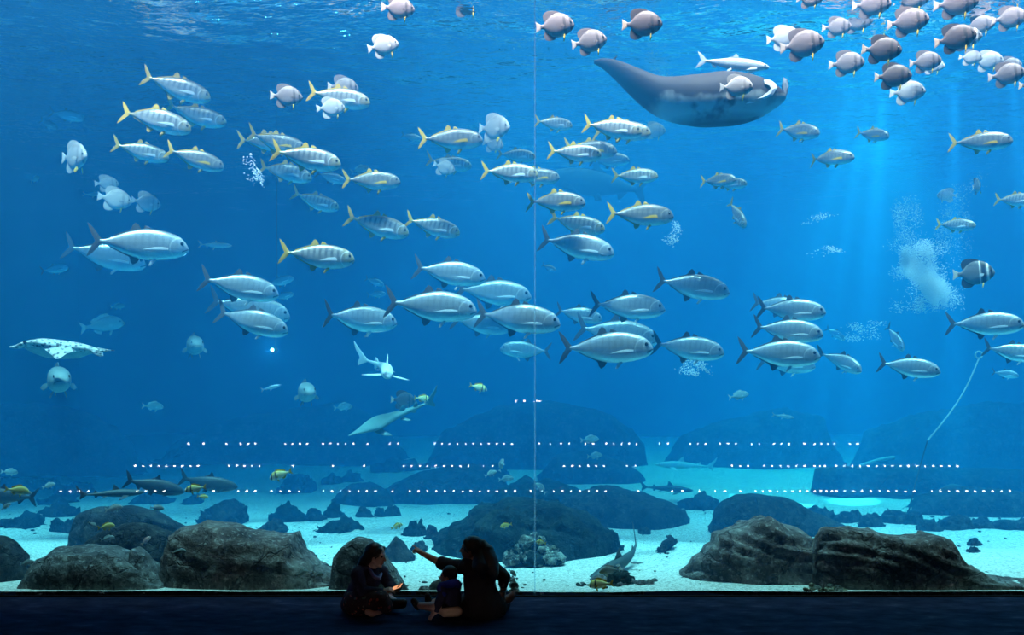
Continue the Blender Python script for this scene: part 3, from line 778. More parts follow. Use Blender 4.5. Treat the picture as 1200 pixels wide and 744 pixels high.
# ------------------------------------------------------------------ rocks
def rock_mat(name, a, b, c2, scale=2.2, bumpd=0.06):
    t = NT(name)
    tc = t.n('ShaderNodeTexCoord')
    n1 = t.noise(tc.outputs['Object'], scale, 6, 0.65)
    n2 = t.noise(tc.outputs['Object'], scale * 6, 5, 0.7)
    n3 = t.noise(tc.outputs['Object'], scale * 17, 3, 0.7)
    w_ = t.n('ShaderNodeTexVoronoi', i_Scale=scale * 1.1)
    w_.feature = 'DISTANCE_TO_EDGE'
    wp = t.n('ShaderNodeMix'); wp.data_type = 'VECTOR'
    nz = t.n('ShaderNodeTexNoise', i_Scale=scale * 1.5, i_Detail=3.0)
    t.l(tc.outputs['Object'], nz.inputs['Vector'])
    wp.inputs[0].default_value = 0.35
    t.l(tc.outputs['Object'], wp.inputs[4]); t.l(nz.outputs['Color'], wp.inputs[5])
    t.l(wp.outputs[1], w_.inputs['Vector'])
    crack = t.ramp(w_.outputs['Distance'], [(0.0, (0.35,) * 3), (0.025, (1,) * 3)])
    col = t.ramp(n1, [(0.34, a), (0.50, b), (0.64, c2)])
    col = t.mix(t.ramp(n2, [(0.54, (0,) * 3), (0.66, (0.75,) * 3)]), col, tuple(min(1, k * 1.9) for k in c2))
    col = t.mix(t.ramp(n2, [(0.34, (0.7,) * 3), (0.46, (0,) * 3)]), col, tuple(k * 0.6 for k in a))
    col = t.mix(t.ramp(n3, [(0.66, (0,) * 3), (0.74, (0.8,) * 3)]), col, tuple(min(1, k * 2.6) for k in c2))
    cm = t.n('ShaderNodeMix'); cm.data_type = 'RGBA'
    cm.inputs[6].default_value = (*[k * 0.5 for k in a], 1)
    t.l(crack, cm.inputs[0]); t.l(col, cm.inputs[7])
    h = t.math('ADD', t.math('ADD', n1, t.math('MULTIPLY', n2, 0.6)), t.math('MULTIPLY', crack, 0.25))
    t.principled(cm.outputs[2], 0.9, bump=(h, 1.0, bumpd * 1.6), spec=0.15)
    return t.m
ROCK_BROWN = rock_mat('brown_rock', (0.065, 0.050, 0.050), (0.16, 0.118, 0.112), (0.25, 0.22, 0.205))
ROCK_GREY = rock_mat('grey_rock', (0.055, 0.052, 0.056), (0.13, 0.118, 0.12), (0.23, 0.225, 0.22))
ROCK_DARK = rock_mat('dark_reef_rock', (0.012, 0.013, 0.015), (0.028, 0.029, 0.030), (0.055, 0.057, 0.055))
ROCK_REEF = rock_mat('mossy_reef_rock', (0.003, 0.010, 0.011), (0.009, 0.022, 0.022), (0.026, 0.046, 0.044), 3.0)
CORAL_PALE = rock_mat('pale_coral_rock', (0.05, 0.05, 0.045), (0.16, 0.16, 0.14), (0.46, 0.48, 0.42), 3.4)
CORAL_TAN = rock_mat('tan_coral_rock', (0.10, 0.09, 0.06), (0.26, 0.23, 0.14), (0.5, 0.48, 0.36), 5.0)

def interp(pts, x):
    for (x0, y0), (x1, y1) in zip(pts, pts[1:]):
        if x0 <= x <= x1:
            return y0 + (y1 - y0) * ((x - x0) / max(1e-6, x1 - x0))
    return pts[-1][1] if x > pts[-1][0] else pts[0][1]

ROCK_LABELS = []
def rock(profile, base, label, m, depth=0.35, rough=0.10, lumps=2.0, nx=44, na=22, seed=0, ridge=0.0, name='rock', cat='rock', maxdepth=2.2, blunt=0.75):
    """A boulder standing on the sand: its crest follows the profile (pixels), its front foot lies at pixel row base."""
    df = floor_d(base)
    x0, x1 = profile[0][0], profile[-1][0]
    W = (x1 - x0) / FPX * df
    D = min(max(W * depth, 0.06), maxdepth)
    dc = df + D
    cxp = (x0 + x1) / 2
    org = at(cxp, HORIZON, dc); org.z = 0
    V, F = [], []
    size = max(0.05, min(W, 1.6))
    sd = Vector((seed * 7.31 + x0 * 0.013, seed * 3.7, base * 0.017))
    for i in range(nx + 1):
        u = -1 + 2 * i / nx
        u = math.copysign(abs(u) ** 0.92, u)
        ppx = cxp + (x1 - x0) / 2 * u
        X = (ppx - 600) / FPX * dc
        h = max(0.015, EYE + (HORIZON - interp(profile, ppx)) / FPX * dc)
        ext = max(0.05, (1 - u * u)) ** 0.42
        for j in range(na + 1):
            a = math.pi * j / na
            ca, sa = math.cos(a), math.sin(a)
            y = -D * ext * math.copysign(abs(ca) ** blunt, ca)
            z = h * abs(sa) ** 0.62
            p = Vector((X, org.y + y, z))
            q = p * (lumps / size) + sd
            n1 = noise.fractal(q, 0.8, 2.1, 6)
            n2 = noise.fractal(q + Vector((31, 7, 5)), 1.0, 2.1, 3)
            n1 -= 0.55 * max(0.0, 0.32 - abs(noise.fractal(q * 0.9 + Vector((3, 17, 9)), 1.0, 2.0, 3))) / 0.32
            amp = rough * size * 0.55
            lay = 0.0
            if ridge:
                s_ = (z * 1.2 + X * 0.30) * 5.2 + 1.6 * noise.noise(p * 0.8 + sd)
                lay = ridge * (abs((s_ % 1.0) - 0.5) - 0.25)
            fade = min(1.0, 0.35 + sa)
            nrm = Vector((u * 0.5, -ca, sa)).normalized()
            p = p + nrm * ((n1 * amp + lay * size * 0.5) * fade * (0.45 if sa > 0.9 else 1.0))
            p.x += n2 * amp * 0.5
            if p.y < 0.335: p.y = 0.135 + 0.2 * math.exp((p.y - 0.335) / 0.2)
            if j in (0, na): p.z = -0.12
            V.append((p.x - org.x, p.y - org.y, p.z))
    for i in range(nx):
        for j in range(na):
            a0 = i * (na + 1) + j
            F.append((a0, a0 + na + 1, a0 + na + 2, a0 + 1))
    F.append(tuple(range(na + 1)))
    F.append(tuple(nx * (na + 1) + j for j in range(na, -1, -1)))
    o = put(name, mesh_from(name, V, F, m), None, org)
    return tag(o, label, cat, 'rocks lying on the sand' if name == 'rock' else None)

def heap(spots, base, label, m, name, cat, seed=0, mats=None, push=0.0):
    """A clump: rounded knobs at (pixel x, pixel y, radius pixels), each a lumpy ball part."""
    df = floor_d(base)
    xs = [s[0] for s in spots]
    cxp = (min(xs) + max(xs)) / 2
    org = at(cxp, HORIZON, df + 0.25); org.z = 0
    root = tag(empty(name, org), label, cat)
    rng = random.Random(seed)
    spots = [q for (a_, b_, r_) in spots for q in [(a_, b_, r_)] + [(a_ + rng.uniform(-r_, r_), b_ + rng.uniform(-r_, r_ * 0.5), r_ * rng.uniform(0.35, 0.6)) for _ in range(3)]]
    for (px, py, r) in spots:
        d = df + 0.12 + push + rng.uniform(0.0, 0.25) + (base - py) * 0.006
        c = at(px, py, d) - org
        R = r / FPX * d
        bm = bmesh.new()
        bmesh.ops.create_icosphere(bm, subdivisions=2 if r < 5 else 3, radius=1.0)
        sd = Vector((rng.uniform(0, 50), rng.uniform(0, 50), 0))
        for v in bm.verts:
            n_ = noise.fractal(v.co * 1.7 + sd, 1.0, 2.2, 4)
            v.co *= R * (1.0 + 0.5 * n_)
            v.co.z *= 0.85
            v.co += c
            v.co.z = max(v.co.z, -0.1)
            v.co.y = max(v.co.y, 0.14 - org.y)
        me = bpy.data.meshes.new('knob')
        bm.to_mesh(me); bm.free()
        me.polygons.foreach_set('use_smooth', [True] * len(me.polygons))
        me.materials.append(rng.choice(mats) if mats else m)
        put('knob', me, root)
    return root

def mound(x0, x1, top, skew=0.0):
    n = 8
    r = random.Random(int(x0 * 31 + x1 * 7 + top))
    base_top = []
    for i in range(n + 1):
        u = -1 + 2 * i / n
        base_top.append((x0 + (x1 - x0) * i / n, u))
    return base_top, top

def small(x0, x1, top, base, label, m=None, seed=0, rough=0.40):
    """A low rubble rock from its pixel extents."""
    rng = random.Random(seed + int(x0))
    df = floor_d(base)
    n = 7
    prof = []
    for i in range(n + 1):
        u = -1 + 2 * i / n
        hgt = (1 - abs(u) ** 2.4) * rng.uniform(0.72, 1.0) if 0 < i < n else 0.0
        prof.append((x0 + (x1 - x0) * i / n, base - 2 - (base - 2 - top) * hgt))
    return rock(prof, base, label, m or ROCK_DARK, 0.42, rough, 3.6, 30, 18, seed)

def make_rocks():
    R = rock
    # ---- left pile
    R([(35, 692), (42, 660), (60, 643), (84, 640), (120, 640), (150, 645), (178, 662), (205, 688), (214, 697)], 697.5, 'grey boulder at the front of the left pile beside the sill', ROCK_GREY, 0.28, 0.14, seed=1, nx=60, na=30)
    R([(80, 655), (84, 628), (94, 602), (115, 593), (148, 591), (175, 598), (198, 610), (222, 622), (236, 640)], 658, 'dark dome-shaped rock at the back of the left pile', ROCK_DARK, 0.30, 0.10, seed=2, nx=60, na=30)
    R([(190, 690), (196, 648), (208, 622), (240, 610), (268, 613), (300, 622), (345, 628), (352, 642), (372, 660), (392, 672), (402, 690)], 696, 'large brown boulder on the near side of the left pile with a flat sloping top', ROCK_BROWN, 0.30, 0.10, seed=3, nx=80, na=40, ridge=0.10)
    R([(146, 690), (150, 662), (158, 640), (170, 650), (186, 668), (200, 690)], 692, 'wedge rock squeezed between grey boulder and brown boulder', ROCK_GREY, 0.5, 0.16, seed=4)
    R([(96, 668), (104, 632), (122, 620), (150, 612), (176, 612), (200, 624), (206, 660)], 676, 'dark overhanging rock above the hollow of the left pile', ROCK_DARK, 0.35, 0.16, seed=5)
    R([(-70, 690), (-40, 635), (0, 628), (14, 634), (28, 650), (33, 672), (35, 684)], 684, 'dark rounded rock at the far left edge', ROCK_DARK, 0.3, 0.10, seed=6)
    R([(20, 690), (27, 678), (33, 676), (38, 690)], 692, 'little stone leaning beside the far left rock', ROCK_GREY, 0.5, 0.14, seed=7, nx=14, na=10)
    # ---- boulders behind the seated people
    R([(384, 697), (390, 655), (402, 640), (418, 630), (432, 632), (448, 650), (462, 668), (474, 690), (477, 697)], 697.5, 'smooth grey boulder behind the woman with the phone', ROCK_GREY, 0.34, 0.09, seed=8, nx=56, na=28)
    R([(455, 697), (460, 688), (472, 684), (481, 697)], 697.8, 'low stone at the foot of the boulder behind the phone woman', ROCK_GREY, 0.5, 0.1, seed=9, nx=16, na=10)
    R([(487, 697), (492, 689), (500, 688), (508, 697)], 697.8, 'small stone beyond the child feet', ROCK_GREY, 0.5, 0.1, seed=10, nx=16, na=10)
    R([(498, 697), (506, 684), (515, 679), (522, 688), (530, 697)], 697.6, 'pointed stone in front of the child face', ROCK_GREY, 0.45, 0.12, seed=11, nx=24, na=14)
    R([(449, 656), (455, 640), (463, 628), (471, 635), (482, 648), (487, 655)], 655, 'dark pointed rock between the two women', ROCK_DARK, 0.42, 0.14, seed=12, nx=30, na=16)
    small(440, 460, 640, 654, 'small dark rock left of the pointed one between the women', seed=13)
    small(482, 501, 633, 645, 'small rounded rock behind the pointing hand', seed=14)
    # ---- big middle reef
    R([(506, 650), (510, 630), (528, 612), (548, 606), (560, 596), (580, 592), (602, 586), (630, 588), (655, 592), (675, 600), (692, 604), (708, 612), (718, 622), (725, 640), (729, 650)], 654, 'huge mossy reef mass in the middle beyond the pale coral', ROCK_REEF, 0.34, 0.17, seed=15, nx=110, na=50, ridge=0.12, lumps=3.0)
    R([(640, 610), (660, 582), (700, 570), (730, 572), (760, 580), (785, 590), (797, 600), (803, 612)], 617, 'flat dark reef ledge right of the huge reef mass', ROCK_DARK, 0.35, 0.12, seed=16, nx=60, na=26)
    R([(556, 612), (566, 582), (590, 570), (620, 563), (650, 566), (676, 574), (692, 586), (700, 600)], 605, 'rugged dark reef block rising behind the huge reef mass', ROCK_REEF, 0.34, 0.16, seed=27, nx=60, na=26, lumps=3.0)
    R([(440, 592), (452, 570), (480, 556), (520, 548), (560, 546), (590, 556), (600, 580)], 588, 'long dark reef hump at the back left of the huge reef mass', ROCK_DARK, 0.35, 0.13, seed=17, nx=60, na=26)
    R([(388, 592), (396, 578), (412, 568), (432, 564), (452, 572), (462, 590)], 592, 'dark reef rock left of the long reef hump', ROCK_DARK, 0.4, 0.16, seed=18, nx=36, na=18)
    small(784, 860, 581, 599, 'low dark reef strip joining the flat ledge to the right boulders', seed=19)
    R([(630, 560), (650, 535), (690, 528), (730, 540), (756, 556)], 566, 'faint reef hump beyond the flat ledge', ROCK_DARK, 0.4, 0.12, seed=20, nx=40, na=18)
    # ---- right side
    R([(798, 668), (812, 655), (836, 633), (838, 622), (862, 618), (896, 604), (916, 612), (944, 622), (962, 640), (982, 668), (998, 686)], 687, 'brown slab rock with layered face, near right', ROCK_BROWN, 0.24, 0.10, seed=21, nx=90, na=40, ridge=0.16)
    R([(954, 650), (956, 624), (962, 617), (1000, 619), (1046, 625), (1084, 628), (1094, 624), (1111, 630), (1119, 648), (1134, 662), (1160, 674), (1200, 687), (1240, 696)], 698.5, 'long brown slab rock with layered cracks, tapering to the right edge', ROCK_BROWN, 0.17, 0.10, seed=22, nx=110, na=44, ridge=0.17)
    R([(832, 622), (836, 600), (848, 588), (864, 580), (884, 579), (912, 582), (936, 590), (950, 600), (985, 612), (1004, 622)], 630, 'dark blue-grey boulder behind the layered slab', ROCK_DARK, 0.26, 0.09, seed=23, nx=64, na=28)
    for i, (a, b, t, bs, lb) in enumerate([
        (940, 985, 595, 608, 'left end rock of the rubble ridge on the right'), (978, 1012, 597, 611, 'second rubble rock from the left in the right ridge'),
        (1006, 1036, 598, 618, 'tall rubble rock in the left half of the right ridge'), (1030, 1064, 596, 612, 'rubble rock at the middle left of the right ridge'),
        (1058, 1082, 597, 613, 'peaked rubble rock in the middle of the right ridge'), (1076, 1104, 606, 622, 'rubble rock dipping lowest in the right ridge'),
        (1098, 1140, 602, 620, 'wide rubble rock right of middle in the right ridge'), (1134, 1168, 607, 620, 'rubble rock before the end of the right ridge'),
        (1160, 1235, 608, 623, 'end rock of the right ridge at the frame edge')]):
        small(a, b, t, bs, lb, seed=30 + i)
    small(1134, 1150, 629, 640, 'small dark stone alone on the right sand, upper of two', seed=41)
    small(1132, 1151, 640, 651, 'small dark stone alone on the right sand, lower of two', seed=42)
    # stone block with a straight edge at the far right
    R([(953, 580), (954.5, 549), (990, 547), (1060, 545), (1120, 548), (1200, 550), (1280, 556)], 583, 'big dark block-like reef wall with a straight left edge, far right', ROCK_DARK, 0.12, 0.05, seed=43, nx=70, na=24)
    R([(1060, 605), (1090, 580), (1130, 570), (1180, 574), (1260, 590)], 606, 'dark reef shoulder under the straight-edged block', ROCK_DARK, 0.25, 0.10, seed=44, nx=44, na=20)
    # ---- small stones over the sand, left
    L = [(2, 57, 601, 621, 'flat bushy rock on the left sand above the far left rock'), (44, 92, 590, 607, 'bushy rock behind the flat bushy one on the left sand'),
         (58, 76, 605, 623, 'small dark stone left of the dome rock, lower'), (72, 94, 606, 623, 'small stone touching the dome rock on its left'),
         (-10, 38, 558, 580, 'hazy rock at the left edge behind the golden fish'), (36, 70, 560, 573, 'hazy rock right of the golden fish'),
         (66, 108, 564, 581, 'hazy rock under the left shark tail'), (52, 92, 577, 591, 'low rock in front of the left shark'),
         (152, 204, 576, 592, 'low hazy rock under the first tarpon'), (234, 292, 580, 617, 'large bushy rock right of the dome rock'),
         (213, 240, 579, 592, 'small rock left of the large bushy rock'), (328, 372, 551, 576, 'hazy rock right of the striped porkfish'),
         (376, 402, 555, 568, 'hazy far rock in the left middle distance'), (400, 424, 550, 566, 'hazy far rock next to the left middle-distance one'),
         (313, 358, 592, 613, 'rounded dark rock above the brown boulder top'), (356, 382, 594, 611, 'dark rock beside the rounded one above the brown boulder'),
         (378, 402, 586, 607, 'knobbly dark rock in the row above the brown boulder'), (292, 350, 611, 628, 'dark flat rock lying right behind the brown boulder'),
         (374, 427, 606, 627, 'wide flat rock on the sand beyond the phone woman'), (416, 437, 592, 608, 'small dark rock up the sand from the wide flat one'),
         (438, 452, 592, 606, 'left twin of two small stones on the middle sand'), (450, 470, 590, 605, 'right twin of two small stones on the middle sand'),
         (471, 503, 609, 631, 'dark rock on the sand left of the huge reef mass'), (498, 516, 613, 634, 'small block between that sand rock and the reef mass'),
         (548, 600, 545, 562, 'faint reef rock near the joint on the far reef'), (440, 500, 538, 556, 'faint far reef rock behind the long hump'),
         (866, 884, 612, 617, 'tiny flat stone on the middle right sand'), (748, 762, 618, 623, 'tiny pebble-like stone on the middle right sand')]
    for i, (a, b, t, bs, lb) in enumerate(L): small(a, b, t, bs, lb, ROCK_DARK if bs < 600 or i % 2 else ROCK_REEF, seed=50 + i)
    # ---- far reef wall behind the sand
    far = [([(-95, 560), (-70, 500), (-20, 478), (40, 470), (110, 486), (150, 520), (172, 560)], 560, 'far reef hill fading in the blue on the far left'),
           ([(180, 560), (210, 515), (270, 490), (330, 482), (400, 470), (450, 492), (486, 560)], 545, 'far reef hill fading in the blue left of the joint'),
           ([(494, 560), (520, 505), (580, 478), (640, 470), (700, 478), (745, 505), (764, 560)], 550, 'far reef hill fading in the blue behind the joint'),
           ([(772, 556), (800, 510), (860, 488), (920, 478), (960, 486), (986, 556)], 547, 'far reef hill fading in the blue right of the joint'),
           ([(996, 560), (1020, 505), (1080, 484), (1160, 472), (1240, 470), (1290, 560)], 556, 'far reef hill fading in the blue on the far right')]
    for i, (p, b, lb) in enumerate(far): R(p, b, lb, ROCK_DARK, 0.16, 0.16, seed=90 + i, nx=70, na=26, lumps=3.0, maxdepth=2.0)
    # ---- coral clumps
    pale = [CORAL_PALE, CORAL_PALE, ROCK_REEF]
    heap([(600, 656, 9), (612, 645, 10), (617, 635, 9), (604, 650, 8), (626, 655, 10), (630, 640, 8), (640, 645, 8), (645, 655, 10), (655, 655, 8), (618, 652, 11), (622, 632, 6), (611, 660, 7), (597, 650, 6), (636, 658, 8), (648, 646, 7), (634, 632, 5)], 664, 'rough pale coral rock right of the pointing woman', CORAL_PALE, 'coral_rock', 'coral', 1, pale)
    heap([(680, 690, 8), (692, 692, 9), (705, 684, 11), (718, 678, 11), (730, 678, 10), (740, 686, 9), (752, 686, 7), (761, 685, 7), (748, 694, 6), (720, 692, 10), (735, 694, 8), (673, 695, 5), (726, 670, 6)], 699, 'dark knobbly coral clump with rounded end near the sill', ROCK_REEF, 'coral_rock', 'coral', 2, [ROCK_REEF, ROCK_GREY], 0.3)
    heap([(776, 645, 6), (783, 638, 7), (787, 635, 6), (772, 648, 4), (780, 642, 6)], 650, 'dark branching coral lump beside the bottom shark tail', ROCK_DARK, 'coral_rock', 'coral', 3)
    heap([(948, 697, 7), (956, 692, 8), (965, 695, 6), (973, 692, 6), (982, 690, 5), (990, 694, 5), (940, 698, 4), (978, 696, 6)], 699.5, 'small tan coral clump at the sill below the layered slab', CORAL_TAN, 'coral_rock', 'coral', 4, [CORAL_TAN, CORAL_PALE, CORAL_TAN])
    heap([(604, 694, 5), (602, 686, 5), (600, 679, 4), (606, 698, 5)], 699.6, 'slim grey coral stump right behind the pointing woman', ROCK_GREY, 'coral_rock', 'coral', 5)
    # loose pebbles strewn on the sand
    rng = random.Random(8)
    bm = bmesh.new()
    for i in range(420):
        py = rng.uniform(600, 697)
        px = rng.uniform(0, 1200)
        d = floor_d(py)
        p = at(px, py, d)
        r = rng.uniform(0.006, 0.026)
        mt = Matrix.Translation((p.x, p.y, 0.0 + r * 0.3)) @ Matrix.Rotation(rng.uniform(0, 6), 4, 'Z') @ Matrix.Diagonal((r * rng.uniform(0.8, 1.8), r, r * 0.6, 1))
        bmesh.ops.create_icosphere(bm, subdivisions=1, radius=1.0, matrix=mt)
    me = bpy.data.meshes.new('pebbles'); bm.to_mesh(me); bm.free(); me.materials.append(ROCK_DARK)
    tag(put('pebbles', me), 'dark pebbles and shell bits strewn over the pale sand', 'pebbles', kind='stuff')

# ------------------------------------------------------------------ rope, pipe, lamp, bubbles
def tube(name, pts, rad, m, nr=8):
    V, F = [], []
    n = len(pts)
    for i, p in enumerate(pts):
        p = Vector(p)
        t_ = (Vector(pts[min(i + 1, n - 1)]) - Vector(pts[max(i - 1, 0)])).normalized()
        u = t_.cross(Vector((0, 1, 0.01))).normalized(); v = t_.cross(u)
        r = rad[i] if isinstance(rad, (list, tuple)) else rad
        for q in range(nr):
            a = 2 * math.pi * q / nr
            V.append(p + (u * math.cos(a) + v * math.sin(a)) * r)
    for i in range(n - 1):
        for q in range(nr):
            q2 = (q + 1) % nr
            F.append((i * nr + q, i * nr + q2, (i + 1) * nr + q2, (i + 1) * nr + q))
    F.append(tuple(range(nr))); F.append(tuple((n - 1) * nr + q for q in range(nr)))
    return mesh_from(name, V, F, m)

def make_extras():
    rope_m = plain('rope_pale', (0.40, 0.52, 0.53), 0.8)
    a, b = at(1087, 516, 14.8), at(1147, 420, 15.2)
    root = tag(empty('mooring_rope', a), 'long straight pale rope slanting up beside the right-hand trevallies', 'rope')
    pts = [a.lerp(b, i / 20) - a + Vector((0.10 * math.sin(math.pi * i / 20), 0, 0)) for i in range(21)]
    put('rope', tube('rope', pts, 0.014, rope_m), root)
    put('shackle', tube('shackle', [pts[-1] + Vector((0.06 * math.cos(q * 0.6), 0, 0.06 + 0.06 * math.sin(q * 0.6))) for q in range(11)], 0.016, rope_m), root)
    put('anchor_line', tube('anchor_line', [pts[0], pts[0] + Vector((-0.2, 0, -0.7)), Vector((-0.35, 0, -a.z - 0.05))], [0.012, 0.012, 0.016], plain('rope_dark', (0.07, 0.09, 0.1), 0.9)), root)
    p = [at(1008 + i * 4, 546 - 10 * math.sin(i / 12 * 1.7), 17.5) for i in range(11)]
    p0 = p[0].copy()
    root = tag(empty('curved_pipe', p0), 'thin pale curved pipe rising over the straight-edged reef block', 'pipe')
    put('pipe', tube('pipe', [q - p0 for q in p], 0.032, rope_m), root)
    put('pipe_foot', tube('pipe_foot', [Vector((0, 0, 0)), Vector((-0.15, 0, -0.3)), Vector((-0.2, 0, -p0.z))], 0.04, rope_m), root)
    # underwater lamp
    c = at(319, 410, 15.0)
    root = tag(empty('underwater_lamp', c), 'tiny bright white lamp shining deep in the water under the left trio', 'lamp')
    e = NT('lamp_glow'); n_ = e.n('ShaderNodeEmission'); n_.inputs[0].default_value = (0.55, 0.9, 1, 1); n_.inputs[1].default_value = 60; e.l(n_.outputs[0], e.out.inputs[0]); e.m.cycles.emission_sampling = 'NONE'
    bm = bmesh.new(); bmesh.ops.create_icosphere(bm, subdivisions=2, radius=0.026); me = bpy.data.meshes.new('bulb'); bm.to_mesh(me); bm.free(); me.materials.append(e.m)
    put('bulb', me, root)
    hm = plain('lamp_housing', (0.06, 0.07, 0.08), 0.5)
    put('housing', tube('housing', [Vector((0, 0.03, 0)), Vector((0, 0.06, 0)), Vector((0, 0.2, 0))], [0.03, 0.06, 0.05], hm), root)
    put('cable', tube('cable', [Vector((0, 0.2, 0)), Vector((0.02, 0.25, 1.0)), Vector((0, 0.25, SURF - c.z))], 0.003, hm), root)
    pl = bpy.data.lights.new('bulb_light', 'POINT'); pl.energy = 28; pl.color = (0.6, 0.9, 1.0); pl.shadow_soft_size = 0.05
    lo = bpy.data.objects.new('bulb_light', pl); COL.objects.link(lo); lo.parent = root; lo.location = (0, -0.12, 0)
    # bubble plume: a curtain of fine bubbles rising in the bright water
    bub = NT('bubble_white')
    bub.principled((0.92, 0.96, 0.97), 0.25)
    rng = random.Random(12)
    def plume(label, cx, cy, w, h, d, n, r0, r1, lean=0.0, thick=0.5):
        V, F = [], []
        c0 = at(cx, cy, d)
        k = d / FPX
        base = [(1, 0, 0), (-1, 0, 0), (0, 1, 0), (0, -1, 0), (0, 0, 1), (0, 0, -1)]
        fc = [(0, 2, 4), (2, 1, 4), (1, 3, 4), (3, 0, 4), (2, 0, 5), (1, 2, 5), (3, 1, 5), (0, 3, 5)]
        got = 0
        while got < n:
            u, v = rng.gauss(0, 0.30), rng.uniform(-1, 1)
            p = Vector(((u * w / 2 * (1.15 - 0.35 * v) + lean * v) * k, rng.uniform(-thick, thick), v * h / 2 * k))
            if noise.noise(Vector((p.x * 5.0 + v * 0.8, p.y * 2, p.z * 2.2 + 9)) + c0) < rng.uniform(0.0, 0.42) or rng.random() < abs(v) ** 3: continue
            r = rng.uniform(r0, r1) * (1.5 if rng.random() < 0.06 else 1)
            b0 = len(V)
            V += [(p.x + r * x * 1.3, p.y + r * y, p.z + r * z * 0.9) for x, y, z in base]
            F += [(a_ + b0, b_ + b0, c_ + b0) for a_, b_, c_ in fc]
            got += 1
        o = put('bubble_plume', mesh_from('bubble_plume', V, F, bub.m), None, c0)
        tag(o, label, 'bubbles', kind='stuff')
    plume('dense bright plume of fine bubbles left of the banded batfish', 1082, 325, 56, 84, 14.2, 22000, 0.003, 0.0075, -6)
    plume('thin upper trail of bubbles over the bright plume', 1064, 262, 30, 70, 14.4, 1500, 0.003, 0.006, 0)
    plume('faint slanting veil of bubbles right of the bright plume', 1118, 262, 40, 110, 15.0, 1500, 0.003, 0.006, 16)
    plume('small puff of bubbles added for lamp sparkles right of the striped trevally', 790, 274, 16, 26, 14.0, 260, 0.004, 0.010, 0)  # bubbles added here to imitate bright lamp sparkles in the water
    plume('patch of bubbles under the pale trevally right of the lowest big one', 815, 430, 34, 22, 13.8, 420, 0.004, 0.010, 0)
    plume('string of tiny bubbles left of the dark trevally pair', 297, 200, 10, 40, 12.5, 160, 0.005, 0.011, 0)
    plume('small cloud of bubbles behind the right stack of trevallies', 1012, 388, 40, 24, 15.0, 420, 0.004, 0.010, 0)
    plume('thin flat wisp of bubbles left of the bright water', 968, 294, 40, 8, 14.0, 160, 0.004, 0.009, 0)
    plume('upper thin wisp of bubbles left of the bright water', 958, 256, 32, 6, 14.0, 120, 0.004, 0.009, 0)

make_manta()
make_spotted_ray()
make_rocks()
make_extras()
